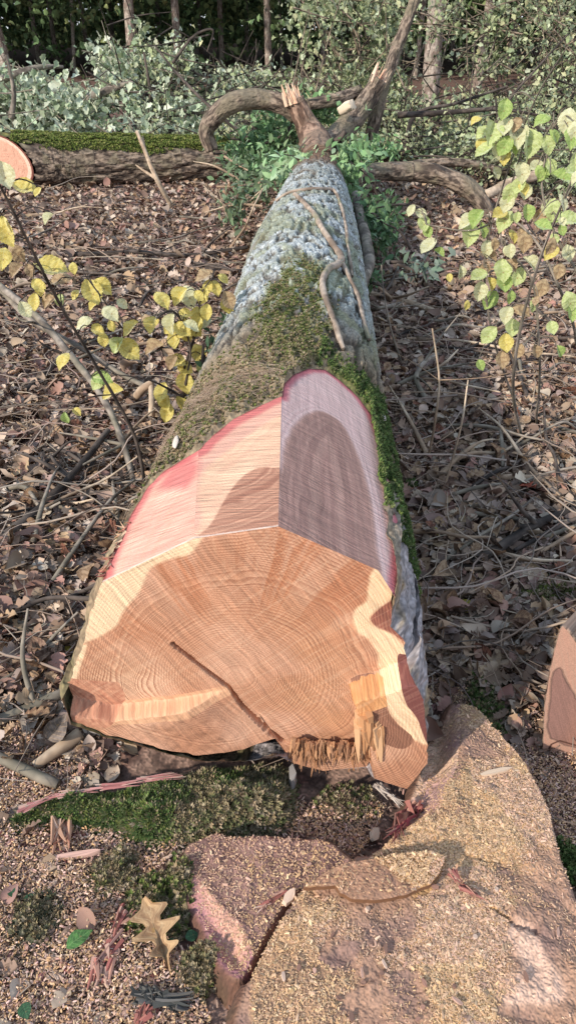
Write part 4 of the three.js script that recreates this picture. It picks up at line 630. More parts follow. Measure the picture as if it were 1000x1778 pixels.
// ---------------------------------------------------------------- leaf litter
const litterGeos = [leafGeo(OAK, { curl: .3, fold: .25, wave: .10, sd: 1 }), leafGeo(OAK, { curl: -.25, fold: .35, wave: .14, sd: 2 }), leafGeo(OVATE, { curl: .45, fold: .4, wave: .10, sd: 3 }), leafGeo(OVATE, { curl: -.5, fold: .3, wave: .08, sd: 4 })];
const DEADLEAF = [[.33, .225, .16], [.24, .155, .11], [.42, .325, .25], [.17, .11, .08], [.31, .175, .135], [.42, .33, .26], [.27, .19, .155], [.38, .25, .155]];
const blocked = (x, z) => stumpSD(x, z) > -.03 || (-z > 1.12 && -z < 8 && Math.abs(x - sec(-z).x) < sec(-z).r * .8);
{
  const groups = litterGeos.map(() => []);
  for (let i = 0; i < 90000; i++) {
    const D = .35 * Math.pow(12 / .35, Math.pow(rnd(), .62)), x = rr(-1, 1) * (.55 + D * .62); if (blocked(x, -D)) continue;
    if (!(x < -.25 && D < 1.25 && rnd() < .012 + .05 * sstep(-.45, -.65, x)) && D < 1.7 && rnd() < sstep(1.65, 1.2, D + .4 * (noise(x * 4, D * 4) - .5) + (x < -.3 ? .1 : 0)) * (D < 1.2 ? 1.01 : .985)) continue;
    const s = (rnd() < .4 ? rr(.016, .04) : rnd() < .85 ? rr(.035, .065) : rr(.06, .1)) * (D > 5 ? 1.3 : 1), c = pick(DEADLEAF);
    groups[i % 4].push([V(x, gh(x, -D) + rr(.0, .035) * (D < 1.3 ? .4 : 1), -D), E(rr(-.7, .7), rr(0, 6.28), rr(-.7, .7)), D < 1.3 ? Math.min(s, .055) : s, jit(c, .3)]);
  }
  groups.forEach((g, i) => inst('leaf_litter', litterGeos[i], M.dry, g, null, ['lobed brown oak leaves littering the ground', 'crumpled oak leaves littering the ground', 'curled oval dead leaves littering the ground', 'rolled dead leaves littering the ground'][i], 'leaf litter'));
  // the leaves that show largest
  const kinds = ['brown', 'dull umber', 'pale tan', 'rusty brown', 'greyish'];
  for (let i = 0; i < 260; i++) {
    const left = i % 2 === 0; let x, y; do { x = left ? rr(-20, 330) : rr(690, 1010); y = left ? rr(720, 1330) : rr(640, 1160); } while ((left && x > 330 - (y - 720) * .42) || (!left && x < 720));
    const k = Math.floor(rnd() * 5), p = onG(x, y, rr(.025, .055)); if (blocked(p.x, p.z)) continue;
    leafAt('fallen_leaf', `${kinds[k]} curled dead leaf lying on the litter ${left ? 'left' : 'right'} of the trunk`, 'leaf', litterGeos[Math.floor(rnd() * 4)], dryMats[k], p, Q(rr(-.8, .8), rr(0, 6.28), rr(-.8, .8)), rr(.045, .085), `${kinds[k]} leaves ${left ? 'left' : 'right'} of the trunk`);
  }
  const crumb = new THREE.IcosahedronGeometry(.5, 0); { const p = crumb.attributes.position; for (let i = 0; i < p.count; i++) { const x = p.getX(i), y = p.getY(i), z = p.getZ(i), k = .7 + .7 * noise(x * 5 + 9, y * 5 + 9, z * 5 + 9); p.setXYZ(i, x * k * 2.2, y * k * .4, z * k * .8); } crumb.computeVertexNormals(); }
  const cr = []; for (let i = 0; i < 30000; i++) { const D = rr(.3, 2.3), x = rr(-1, 1) * (.5 + D * .62); if (blocked(x, -D) || rnd() < sstep(1.4, 2.2, D)) continue; cr.push([V(x, gh(x, -D) + rr(0, .012), -D), E(rr(-.6, .6), rr(0, 6.28), rr(-.6, .6)), rr(.002, .008) * (rnd() < .05 ? 2.2 : 1), jit(pick([[.3, .19, .14], [.2, .12, .09], [.4, .27, .2], [.12, .08, .06], [.36, .2, .16], [.46, .33, .25]]), .3)]); }
  inst('bark_crumbs', crumb, M.dry, cr, null, 'brown and pink bark crumbs strewn over the ground around the stump', 'bark crumbs');
  // twigs
  const tw = [0, 1, 2].map(k => tube([V(0, 0, 0), V(.3, .04 * (k - 1), .05), V(.62, .05, -.06 * k + .03), V(1, 0, .05 * k)], [.0065, .006, .005, .0025], { seg: 5, sub: 3 })), ti = [[], [], []];
  for (let i = 0; i < 3800; i++) { const D = .9 * Math.pow(11 / .9, Math.pow(rnd(), .7)), x = rr(-1, 1) * (.55 + D * .62); if (blocked(x, -D) || (D < 1.45 && rnd() < .85)) continue; ti[i % 3].push([V(x, gh(x, -D) + rr(.01, .07), -D), E(rr(-.15, .15), rr(0, 6.28), rr(-.18, .18)), rr(.1, .5) * (rnd() < .1 ? 1.6 : 1), jit(pick([[.26, .19, .15], [.36, .28, .22], [.15, .11, .09], [.32, .23, .17]]), .25)]); }
  ti.forEach((g, i) => inst('twig_litter', tw[i], M.dry, g, null, ['thin straight twigs strewn through the litter', 'thin bent twigs strewn through the litter', 'thin crooked twigs strewn through the litter'][i], 'twigs'));
}

// ---------------------------------------------------------------- branches on the ground
function branch(label, px, rad, mat = M.stick, name = 'fallen_branch', tw = 2, group) {
  const pts = px.map(([x, y, l = .03, D]) => D ? atD(x, y, D) : onG(x, y, l)), o = pts[pts.length - 1].clone(), t = thing(name, label, 'branch', o, group), R = pts.map((_, i) => lerp(rad[0], rad[1], i / (pts.length - 1)));
  const st = mesh('stem', sh(tube(pts, R, { seg: 9, sub: 6, bump: rad[0] * .16, freq: 16 }), o), mat, t);
  for (let i = 0; i < tw; i++) { const k = 1 + Math.floor(rnd() * (pts.length - 2)), a = pts[k], L = rr(.15, .4), d = V(rr(-1, 1), rr(0, .5), rr(-1, 1)).normalize(); mesh('side_twig', sh(tube([a, a.clone().addScaledVector(d, L * .5).add(V(0, rr(-.02, .02), 0)), a.clone().addScaledVector(d, L).add(V(rr(-.05, .05), rr(-.03, .03), 0))], [rad[1] * .7, rad[1] * .55, rad[1] * .25], { seg: 6, sub: 4 }), o), mat, st); }
  return t;
}
branch('long grey forked branch leaning down through the yellow leaved sapling', [[-20, 478, .42], [0, 496, .40], [60, 545, .33], [130, 625, .24], [180, 692, .16], [215, 772, .08], [236, 850, .02]], [.022, .012], M.stick, 'fallen_branch', 3);
branch('grey branch lying alongside the long forked one', [[0, 500, .36], [60, 560, .27], [140, 604, .2], [230, 660, .1], [300, 690, .04]], [.018, .010]);
branch('dark branch in the litter rising towards the sapling', [[-20, 955], [60, 892, .05], [122, 830, .06], [188, 748, .1]], [.022, .013], M.dark);
branch('second dark branch lying close below the first', [[10, 930], [70, 880, .03], [130, 850, .03], [165, 800, .05]], [.015, .009], M.dark);
branch('straight grey stick pointing at the sawn face', [[-30, 1092], [70, 1088, .03], [152, 1086, .03]], [.014, .010]);
branch('stout grey branch ending at the lower corner of the sawn face', [[-30, 1262], [60, 1226, .03], [128, 1192, .03]], [.016, .014], M.stick, 'fallen_branch', 1);
branch('grey lichened branch end below the stout one', [[-30, 1300, .04], [40, 1335, .03], [102, 1362, .02]], [.015, .013], M.stick, 'fallen_branch', 0);
branch('split pale branch wedge under the sawn face corner', [[60, 1330, .02], [100, 1302, .03], [140, 1275, .03]], [.012, .02], M.pale, 'fallen_branch', 0);
branch('long dark stick lying across the clearing before the mossy log', [[80, 441], [160, 441, .06], [240, 437, .08], [300, 443, .06], [350, 441, .05], [430, 429, .08]], [.018, .014], M.dark, 'fallen_branch', 4);
branch('short dark stick with pale cut end near the yellow sapling', [[45, 676], [80, 648, .03], [112, 615, .05], [155, 590, .05]], [.016, .012], M.dark);
branch('bleached upright stick standing before the mossy log', [[238, 228, 0, 8.3], [252, 262, 0, 8.2], [272, 310, 0, 8.0], [298, 358, .02]], [.018, .026], M.pale, 'fallen_branch', 2);
branch('bleached cut stick beside the rust red leaf', [[868, 828, .03], [920, 830, .035], [975, 832, .03]], [.014, .013], M.pale, 'fallen_branch', 0);
branch('short pale debarked stick beside the log offcut', [[812, 1162, .02], [855, 1158, .025], [902, 1146, .025]], [.016, .015], M.pale, 'fallen_branch', 0);
branch('pale broken branch on the bare soil right of the trunk', [[632, 508, .03], [680, 518, .03], [725, 530, .04], [775, 548, .03]], [.02, .016], M.pale, 'fallen_branch', 3);
branch('curved stick resting in the litter right of the trunk', [[690, 668, .03], [730, 650, .08], [765, 640, .09], [800, 634, .05]], [.012, .008]);
branch('hooked grey root stick in the shade of the trunk', [[742, 700, .02], [722, 655, .1], [735, 630, .14], [760, 615, .12]], [.014, .010]);
branch('mossy grey branch in the litter above the white chip', [[800, 990, .02], [860, 955, .04], [930, 910, .05], [1010, 880, .05]], [.02, .014], M.dark);
branch('upright dry stalk rising from the litter right of the trunk', [[742, 800, .0], [755, 730, .22], [762, 660, .4], [750, 570, .62]], [.006, .003], M.pale, 'dry_stalk', 2);
branch('slender dry stalk close beside the trunk', [[700, 640, .0], [678, 570, .25], [665, 500, .45], [662, 460, .55]], [.006, .003], M.stick, 'dry_stalk', 1);
branch('leaning dry stalk above the white chip', [[770, 850, .02], [800, 740, .25], [812, 660, .38]], [.005, .003], M.pale, 'dry_stalk', 1);
branch('thick cut root end standing under the yellow leaves', [[236, 690, .06], [252, 672, .13], [266, 664, .15]], [.02, .018], M.pale, 'fallen_branch', 0);
branch('upright pale stalk beside the cut root end', [[262, 730, .0], [264, 700, .08], [263, 668, .14]], [.016, .014], M.pale, 'dry_stalk', 0);
branch('arching dead bramble stem by the upper ivy', [[400, 430, .02], [425, 395, .2], [440, 360, .4], [455, 330, .5]], [.010, .006], M.pale, 'dry_stalk', 1);
branch('dry stem leaning on the lichened bark', [[388, 545, .04], [415, 500, .2], [438, 455, .34], [446, 430, .42]], [.012, .008], M.stick, 'dry_stalk', 1);
branch('short stick against the trunk side right of the free ivy stem', [[640, 540, .04], [660, 535, .1], [700, 525, .03]], [.014, .010]);
for (let i = 0; i < 120; i++) {
  const zone = i % 4, [xa, xb, ya, yb] = [[-10, 220, 780, 1190], [-10, 400, 370, 640], [690, 990, 620, 1000], [640, 990, 400, 620]][zone], x = rr(xa, xb), y = rr(ya, yb), a = rr(-.8, .8) + (rnd() < .3 ? 1.2 : 0), p = onG(x, y, .04), L = rr(.25, .95), d = V(Math.cos(a), 0, -Math.sin(a));
  const pts = [p, p.clone().addScaledVector(d, L * .35).add(V(0, rr(-.01, .05), rr(-.03, .03))), p.clone().addScaledVector(d, L * .7).add(V(0, rr(0, .07), rr(-.04, .04))), p.clone().addScaledVector(d, L).add(V(0, rr(-.01, .09), 0))];
  if (pts.some(q => blocked(q.x, q.z))) continue;
  const m = mesh('loose_twig', sh(tube(pts, [.008, .007, .006, .003].map(r => r * rr(.8, 1.5)), { seg: 6, sub: 5, bump: .0012, freq: 20 }), p), pick([M.stick, M.dark, M.pale])); m.position.copy(p);
  const lab = ['loose twig on the curled leaves left of the sawn face', 'loose twig on the reddish litter before the mossy log', 'loose twig on the shaded litter right of the trunk', 'loose twig on the bare soil under the green leaved sapling'][zone]; tag(m, lab, 'twig', lab.replace('loose twig', 'loose twigs'));
}

// ---------------------------------------------------------------- saplings with big yellow and green leaves
const hz = [1, 2, 3, 4].map(k => leafGeo(OVATE, { cols: 3, n: 26, teeth: .012, veins: .012, curl: [.3, -.3, .15, .5][k - 1], fold: [.18, .3, .4, .1][k - 1], wave: .06, sd: k }));
const hzM = { y: fleaf([220, 204, 116], [208, 188, 92], [230, 218, 150], .45), g: fleaf([200, 208, 144], [182, 194, 120], [214, 220, 170], .45), p: fleaf([216, 214, 172], [204, 200, 152], [226, 224, 190], .45), b: fleaf([170, 146, 110], [140, 114, 84], [182, 160, 124], .25), l: fleaf([164, 182, 100], [142, 166, 82], [190, 204, 140], .4) };
const toPx = p => { const y = p.y - EYE, dep = -y * sP - p.z * cP, up = y * cP - p.z * sP; return [500 + F * p.x / dep, 889 - F * up / dep, -p.z]; };
function sapling(label, base, stems, leaves, mat, extra = 0, extraKinds = []) {
  const o = onG(...base), t = thing('sapling', label, 'sapling', o), nodes = [];
  for (const [r0, ...pts] of stems) { const P = pts.map(([x, y, d]) => d ? atD(x, y, d) : onG(x, y)); mesh('stem', sh(tube(P, P.map((_, i) => lerp(r0, r0 * .35, i / (P.length - 1))), { seg: 7, sub: 6, bump: r0 * .12, freq: 20 }), o), mat, t); const cv = new THREE.CatmullRomCurve3(P, false, 'centripetal'); for (let i = 0; i <= 40; i++) nodes.push(cv.getPoint(i / 40)); }
  for (let i = 0; i < extra; i++) { const q = pick(nodes.filter(p => toPx(p)[1] < 600)); leaves.push([...toPx(q.clone().add(V(rr(-.09, .09), rr(-.1, .05), rr(-.06, .06)))), rr(18, 40), rr(.4, 2.7), pick(extraKinds), rr(.4, 1.1)]); }
  for (const [x, y, d, len, ang, k, pitch = .9] of leaves) {   // len in pixels, ang: direction of the tip in the picture plane, pitch: how far it hangs towards the viewer
    const p = atD(x, y, d), s = len * .92 / F * p.distanceTo(camera.position), right = V(1, 0, 0), upv = V(0, cP, -sP), dir = right.clone().multiplyScalar(Math.cos(ang)).addScaledVector(upv, -Math.sin(ang)), back = V(0, sP, cP), n = back.clone().multiplyScalar(Math.sin(pitch)).addScaledVector(UP, .55).addScaledVector(right, rr(-.5, .4)); n.addScaledVector(dir, -n.dot(dir)).normalize();
    const tip = dir.clone().addScaledVector(n, rr(-.45, .25)).normalize(), n2 = n.clone().addScaledVector(tip, -n.dot(tip)).normalize(), b = p.clone().addScaledVector(tip, -s * .5);
    const m = mesh('leaf', hz[Math.floor(rnd() * 4)], hzM[k], t); m.position.copy(b).sub(o); m.quaternion.setFromRotationMatrix(new THREE.Matrix4().makeBasis(n2.clone().cross(tip), n2, tip)); m.scale.setScalar(s);
    let near = nodes[0]; for (const q of nodes) if (q.distanceTo(b) < near.distanceTo(b)) near = q; if (near.distanceTo(b) > .01) mesh('leaf_stalk', sh(tube([near, near.clone().lerp(b, .5).add(V(0, .02, 0)), b], [.0022, .0018, .0014], { seg: 4, sub: 3, caps: false }), o), mat, t);
  }
  return t;
}
const d1 = 2.1, d2 = 2.5, dn = Math.PI / 2;
sapling('sapling with yellow ribbed leaves growing left of the trunk', [255, 860],
  [[.008, [255, 860], [235, 760, 2.5], [170, 640, 2.4], [100, 520, 2.2], [40, 400, 2.0], [-10, 300, 1.9]], [.006, [300, 780], [320, 680, 2.75], [330, 600, 2.75], [300, 540, 2.7], [230, 580, 2.5], [180, 520, 2.35], [150, 480, 2.3]], [.005, [320, 640, 2.75], [345, 560, 2.8], [350, 510, 2.8], [370, 480, 2.85]], [.005, [320, 690, 2.7], [260, 660, 2.6], [200, 650, 2.5]]],
  [[8, 305, 1.9, 46, 1.2, 'p'], [44, 328, 1.95, 44, .3, 'y'], [14, 402, 2, 50, 1.4, 'y'], [6, 448, 2, 40, 1.7, 'y'], [30, 440, 2.05, 36, .8, 'b'], [90, 468, 2.15, 60, .15, 'y', .4], [105, 486, 2.2, 44, 2.9, 'b', .5], [68, 500, 2.2, 30, 1.3, 'y'], [62, 525, 2.2, 32, 1.6, 'y'], [85, 520, 2.2, 34, 2.2, 'b'], [160, 508, 2.35, 50, 1.1, 'y', 1.2], [178, 500, 2.4, 40, .5, 'y', .7], [106, 522, 2.25, 26, 1.5, 'g'], [145, 562, 2.4, 40, 3.0, 'p', .6], [170, 572, 2.4, 26, .7, 'y'], [222, 608, 2.5, 52, .6, 'y'], [205, 600, 2.5, 36, 2.4, 'g'], [180, 590, 2.45, 28, 1.5, 'y'],
    [328, 515, 2.85, 44, 1.2, 'p'], [355, 480, 2.9, 38, 2.8, 'b', .6], [375, 500, 2.9, 30, 1.2, 'y'], [388, 484, 2.9, 24, .4, 'y'], [362, 498, 2.9, 26, 1.8, 'y'], [300, 562, 2.75, 40, 1.9, 'p'], [322, 546, 2.75, 30, .1, 'y', .6], [338, 572, 2.8, 36, .8, 'y'], [304, 590, 2.75, 36, 1.5, 'y'], [325, 580, 2.8, 34, 1.2, 'y'], [268, 606, 2.7, 40, 2.9, 'b', .6], [345, 614, 2.8, 40, 1.2, 'y'], [352, 636, 2.8, 30, 2, 'g'], [322, 640, 2.75, 34, .6, 'y'], [324, 664, 2.75, 44, 1.5, 'y', 1.2], [338, 672, 2.75, 30, .8, 'g'], [282, 682, 2.7, 40, 1.9, 'y', 1.1], [290, 700, 2.7, 34, 1.4, 'y'], [292, 718, 2.7, 36, 1.9, 'y', 1.2], [315, 702, 2.7, 34, 1.0, 'y'], [318, 724, 2.7, 26, 1.4, 'g'], [196, 684, 2.6, 44, 2.9, 'y', .6], [178, 658, 2.5, 40, .3, 'l', .5], [170, 664, 2.5, 34, 2.3, 'g'], [116, 725, 2.4, 22, 1.4, 'l'], [134, 716, 2.4, 20, .8, 'y'], [255, 556, 2.6, 24, 1.2, 'b'], [200, 558, 2.5, 28, 1.8, 'b'], [300, 630, 2.7, 30, 2.2, 'b'], [345, 700, 2.75, 26, 1.2, 'b'], [30, 470, 2.1, 30, 2.2, 'b'], [52, 470, 2.1, 24, 1.2, 'b']], M.dark, 38, ['b', 'y', 'y', 'y', 'p', 'y']);
sapling('sapling with large pale green leaves growing right of the trunk', [905, 760],
  [[.007, [905, 760], [890, 660, 2.5], [905, 560, 2.4], [940, 440, 2.25], [985, 330, 2.1], [1020, 240, 2.0]], [.005, [900, 720], [850, 560, 2.7], [840, 460, 2.65], [850, 400, 2.6], [880, 300, 2.5], [930, 170, 2.4], [985, 80, 2.3]], [.006, [1000, 600], [970, 500, 2.4], [930, 420, 2.45], [880, 380, 2.5], [820, 400, 2.55], [740, 390, 2.7]], [.005, [930, 740], [935, 600, 2.5], [920, 480, 2.5], [870, 420, 2.5], [885, 330, 2.5], [915, 230, 2.4]], [.005, [1000, 470, 2.3], [960, 400, 2.35], [940, 320, 2.35], [960, 220, 2.3]]],
  [[826, 208, 2.4, 22, 2.4, 'y'], [852, 232, 2.4, 44, 1.9, 'g'], [876, 222, 2.4, 36, 1.7, 'p'], [893, 218, 2.4, 30, 2.2, 'b'], [898, 238, 2.4, 44, 1.6, 'p', 1.1], [916, 250, 2.4, 50, 1.5, 'g', 1.1], [842, 262, 2.4, 36, 2.8, 'g', .6], [868, 260, 2.4, 36, 1.5, 'p'], [876, 272, 2.4, 28, 1.8, 'y'], [890, 258, 2.4, 26, 1.2, 'l'], [838, 230, 2.45, 28, 2.6, 'g'], [984, 210, 2.25, 40, 1.8, 'p'], [996, 228, 2.2, 30, 1.5, 'p'], [990, 240, 2.2, 36, 1.5, 'l'], [950, 252, 2.3, 32, 1.2, 'g'], [962, 236, 2.3, 26, .6, 'l'], [930, 290, 2.35, 30, 2.6, 'p', .5], [955, 290, 2.3, 28, 1.0, 'g'], [940, 300, 2.35, 30, 1.9, 'l'], [1000, 300, 2.2, 44, 2.8, 'g', .6], [975, 310, 2.25, 40, .4, 'l', .5], [905, 300, 2.4, 36, 1.5, 'p'], [900, 322, 2.4, 30, 2.2, 'g'], [884, 336, 2.45, 36, 1.8, 'g'], [908, 326, 2.4, 26, 1.2, 'y'], [880, 352, 2.45, 34, 2.0, 'p'], [876, 384, 2.5, 40, 2.2, 'g', .7], [866, 372, 2.5, 32, 2.6, 'y'], [735, 388, 2.8, 30, 1.4, 'g'], [730, 372, 2.8, 24, .6, 'p'], [714, 366, 2.8, 22, 2.2, 'p'], [742, 402, 2.8, 24, 1.2, 'l'], [812, 388, 2.6, 36, 2.8, 'p', .5], [815, 410, 2.6, 42, 1.8, 'g', 1.2], [838, 400, 2.6, 28, 1.2, 'l'], [845, 432, 2.6, 30, 1.6, 'p'], [848, 446, 2.6, 34, .5, 'b'], [872, 470, 2.55, 44, 1.5, 'g', 1.2], [874, 492, 2.55, 40, 1.6, 'l', 1.1], [830, 480, 2.6, 36, 2.6, 'g', .8], [832, 506, 2.6, 36, 1.7, 'p'], [850, 494, 2.6, 26, 1.1, 'y'], [885, 516, 2.5, 24, 1.5, 'l'], [898, 480, 2.5, 34, 1.8, 'g'], [920, 460, 2.45, 36, .8, 'p', .6], [956, 440, 2.4, 32, 2.4, 'y'], [990, 385, 2.3, 50, .2, 'g', .5], [965, 378, 2.35, 40, 2.9, 'l', .5], [985, 440, 2.3, 30, 1.4, 'p'], [988, 525, 2.3, 40, 1.2, 'g', 1.2], [992, 545, 2.3, 30, 1.6, 'l'], [958, 570, 2.4, 28, 1.4, 'g'], [880, 548, 2.5, 34, 1.9, 'p'], [848, 582, 2.6, 38, 2.4, 'g', .9], [888, 570, 2.55, 36, 1.7, 'g', 1.1], [878, 596, 2.55, 36, 1.5, 'y'], [905, 540, 2.5, 36, .4, 'b', .6], [925, 530, 2.5, 26, 1.2, 'g'], [940, 500, 2.45, 34, 1.9, 'b'], [910, 420, 2.45, 36, 1.6, 'b'], [890, 410, 2.5, 26, 1.2, 'y'], [935, 380, 2.4, 34, 1.7, 'b'], [950, 360, 2.4, 30, 2.0, 'p'], [915, 370, 2.4, 30, 1.5, 'l'], [870, 626, 2.6, 34, 1.6, 'b'], [898, 610, 2.55, 30, 2, 'b'], [930, 610, 2.5, 26, 1.2, 'b'], [970, 610, 2.4, 24, 1, 'l'], [835, 250, 2.45, 26, 2.0, 'y'], [970, 470, 2.4, 30, 1.8, 'b'], [780, 482, 2.8, 16, 1.5, 'y'], [834, 634, 2.6, 22, 1.2, 'l'], [810, 530, 2.7, 18, 1.5, 'y']], M.stick, 34, ['b', 'p', 'g', 'p', 'b', 'l']);

// ---------------------------------------------------------------- leafy masses: ivy tufts, felled crowns, brush
const oakSmall = leafGeo(OAK.filter((_, i) => i % 2 === 0 || i > 11), { curl: .2, fold: .2, wave: .05, sd: 6 }), lance = leafGeo(LANCE, { curl: .3, fold: .15, wave: .04, sd: 7 });
function cloud(n, list, sizes, cols, drop = .5) { // list: [px, py, D, rx, ry (metres), rz]
  const it = [], tot = list.reduce((s, b) => s + b[3] * b[4] * (b[6] || 1), 0);
  for (const [x, y, D, rx, ry, rz, wt = 1] of list) {
    const c = atD(x, y, D), k = Math.round(n * rx * ry * wt / tot);
    for (let i = 0; i < k; i++) {
      const v = V(gauss(), gauss(), gauss()).multiplyScalar(.95), p = V(c.x + v.x * rx, c.y + v.y * ry, c.z + v.z * rz); if (p.y < gh(p.x, p.z) + .02) p.y = gh(p.x, p.z) + rr(.02, .35);
      if (rx > .3 && fbm(p.x * 2.1, p.y * 2.1, p.z * 2.1, 2) < .44) continue;
      it.push([p, E(rr(-1.3, 1.3), rr(0, 6.28), rr(-1.3, 1.3)), rr(sizes[0] * .6, sizes[1]), jit(pick(cols), .3)]);
    }
  }
  return it;
}
const off = (items, o) => items.map(([p, r, s, c]) => [p.sub(o), r, s, c]);
function crown(name, label, category, list, n, sizes, cols, stems, mat, geo = oakSmall, twigs = 0, tl = [.5, 1.4]) {
  const o = atD(list[0][0], list[0][1], list[0][2]).setY(0), t = thing(name, label, category, o);
  for (const [r0, ...pts] of stems) mesh('bough', sh(tube(pts.map(([x, y, d]) => atD(x, y, d)), pts.map((_, i) => lerp(r0, r0 * .4, i / (pts.length - 1))), { seg: 8, sub: 5, bump: r0 * .12 }), o), mat, t);
  const it = cloud(n, list, sizes, cols); if (twigs) { const gs = []; for (let i = 0; i < twigs; i++) { const a = pick(it)[0], d = V(rr(-1, 1), rr(-.3, .9), rr(-.5, .5)).normalize(), L = rr(...tl); gs.push(tube([a.clone().addScaledVector(d, -L * .5), a.clone().add(V(rr(-.05, .05), rr(-.05, .05), 0)), a.clone().addScaledVector(d, L * .5)], [.012, .009, .004], { seg: 5, sub: 3, caps: false })); } const m = mesh('twigs', sh(mergeGeometries(gs), o), mat, t); m.userData.kind = 'stuff'; }
  inst('foliage', geo, M.leaf, off(it, o), t);
  return t;
}
const SILV = [[.44, .51, .34], [.52, .56, .41], [.36, .44, .27], [.58, .60, .45]], OLIV = [[.31, .36, .18], [.39, .43, .24], [.25, .30, .15], [.47, .49, .32], [.49, .49, .27]], IVY = [[.13, .25, .09], [.20, .34, .14], [.28, .42, .20], [.09, .17, .06]];
crown('felled_treetop', 'felled oak crown with silvery leaves heaped behind the mossy log', 'felled tree', [[60, 222, 11, 1.5, .36, .9], [10, 180, 11.5, .9, .36, .9], [110, 178, 12, 1.1, .3, .8], [188, 112, 12.3, .36, .22, .4, .8], [200, 232, 11, 1.3, .33, .8], [-60, 200, 11.5, 1.2, .5, .9]], 17000, [.08, .14], SILV, [[.06, [160, 168, 11.6], [195, 150, 11.6], [228, 138, 11.6]], [.07, [150, 175, 11.2], [185, 158, 11.2], [232, 142, 11.2]], [.05, [0, 140, 11], [60, 118, 11.2], [110, 116, 11.5]], [.04, [20, 205, 10.5], [25, 165, 10.5], [12, 95, 10.5]]], M.stick, oakSmall, 160);
crown('felled_treetop', 'felled oak crown with olive leaves and bare twigs left of the splintered stub', 'felled tree', [[290, 215, 11.5, 1.0, .45, .8], [270, 150, 12, .6, .36, .6], [350, 178, 12.5, 1.0, .32, .8], [430, 160, 13.5, 1.0, .3, .8], [305, 110, 12.5, .3, .3, .4, .6], [450, 190, 12, .8, .35, .8], [245, 85, 12.5, .14, .3, .2, .7]], 15000, [.06, .11], [...SILV, ...OLIV], [[.03, [255, 235, 11], [262, 170, 11], [250, 90, 11]], [.025, [430, 240, 9], [370, 190, 9.2], [310, 130, 9.6], [270, 80, 10]], [.02, [300, 110, 11], [340, 60, 11], [370, 52, 11], [360, 90, 11]]], M.dark, oakSmall, 300);
crown('felled_treetop', 'felled oak crown with olive green leaves heaped right of the broken limb', 'felled tree', [[760, 235, 10.8, 1.3, .4, .8], [690, 212, 11.5, 1.0, .34, .8], [860, 222, 11, 1.1, .36, .8], [960, 212, 11, 1.0, .42, .8], [840, 200, 12.5, 1.2, .18, .8], [900, 185, 12.5, .9, .2, .8], [640, 200, 11, .5, .35, .6], [560, 160, 12.5, .7, .35, .6], [1020, 230, 10.5, 1, .5, .8]], 17500, [.05, .10], OLIV, [[.03, [700, 270, 9.8], [720, 200, 10], [790, 180, 10.2], [880, 150, 10.4]], [.035, [690, 200, 9.6], [780, 195, 9.6], [870, 190, 9.6], [960, 205, 9.5]], [.02, [850, 260, 9.5], [880, 180, 9.6], [930, 120, 9.8], [985, 60, 10]]], M.dark, oakSmall, 420);
crown('felled_treetop', 'leafy upright oak bough rising behind the broken limb', 'felled tree', [[590, 60, 11.5, .55, .35, .5], [640, 30, 11.5, .6, .4, .5], [620, 100, 12, .4, .35, .5], [672, 70, 12, .22, .4, .4], [570, 20, 12, .5, .3, .5], [640, 150, 11.5, .5, .3, .4]], 5200, [.06, .11], [...OLIV, [.26, .30, .17]], [[.02, [640, 160, 11.5], [620, 80, 11.5], [590, 10, 11.6]], [.02, [600, 110, 11.6], [560, 60, 11.8], [545, 20, 12]]], M.limb, oakSmall, 70);
crown('standing_oak_bough', 'leafy oak boughs hanging over the clearing in the upper right', 'tree', [[860, 60, 12.5, .8, .5, .7], [940, 40, 12.5, .8, .5, .7], [800, 20, 13, .6, .22, .7, .6], [990, 110, 12, .5, .5, .6], [900, 110, 13, .6, .22, .7, .6]], 4200, [.06, .11], [...OLIV, [.24, .29, .17]], [[.03, [1040, 60, 12], [940, 70, 12.4], [850, 50, 12.8], [780, 30, 13]], [.02, [1010, 120, 12], [930, 120, 12.4], [860, 130, 12.8]]], M.limb, oakSmall, 120);
crown('low_brush', 'low tangled brush at the foot of the felled crowns', 'shrub', [[360, 262, 10.4, .8, .25, .5], [480, 235, 9.8, .5, .25, .4], [720, 262, 9.8, 1.0, .2, .5], [880, 262, 9.4, .9, .3, .5], [960, 290, 8.8, .6, .3, .5]], 11000, [.04, .08], OLIV, [], M.dark, oakSmall, 260, [.4, 1]);
crown('ivy_clump', 'bright green ivy clump left of the splintered stub', 'ivy', [[455, 235, 8.6, .35, .28, .35], [440, 265, 8.5, .3, .2, .3], [485, 215, 8.6, .25, .2, .3], [470, 290, 7.6, .2, .14, .3]], 1900, [.06, .11], IVY, [], M.dark, lance, 14, [.2, .5]);
crown('ivy_clump', 'bright ivy clump right of the trunk top', 'ivy', [[612, 280, 7.3, .16, .14, .2], [605, 320, 6.9, .14, .16, .2], [640, 265, 8.2, .25, .14, .3], [560, 190, 9, .3, .15, .3]], 1200, [.06, .11], IVY, [], M.dark, lance, 10, [.2, .5]);
crown('ivy_clump', 'pale ivy leaves spread over the trunk before the stub', 'ivy', [[520, 282, 7.0, .2, .07, .35], [490, 305, 6.7, .14, .1, .3], [555, 290, 7.0, .14, .05, .3], [540, 270, 7.5, .2, .06, .3]], 620, [.06, .12], [[.26, .42, .20], [.36, .48, .28], [.30, .42, .2]], [], M.dark, lance, 8, [.2, .4]);
crown('ivy_clump', 'dark ivy clump on the ground right of the free ivy stem', 'ivy', [[660, 400, 5.6, .14, .16, .2], [655, 370, 6, .16, .12, .2], [645, 480, 4.3, .05, .06, .1]], 800, [.04, .08], [[.06, .13, .05], [.09, .18, .07], [.13, .22, .09]], [], M.dark, lance, 8, [.2, .4]);
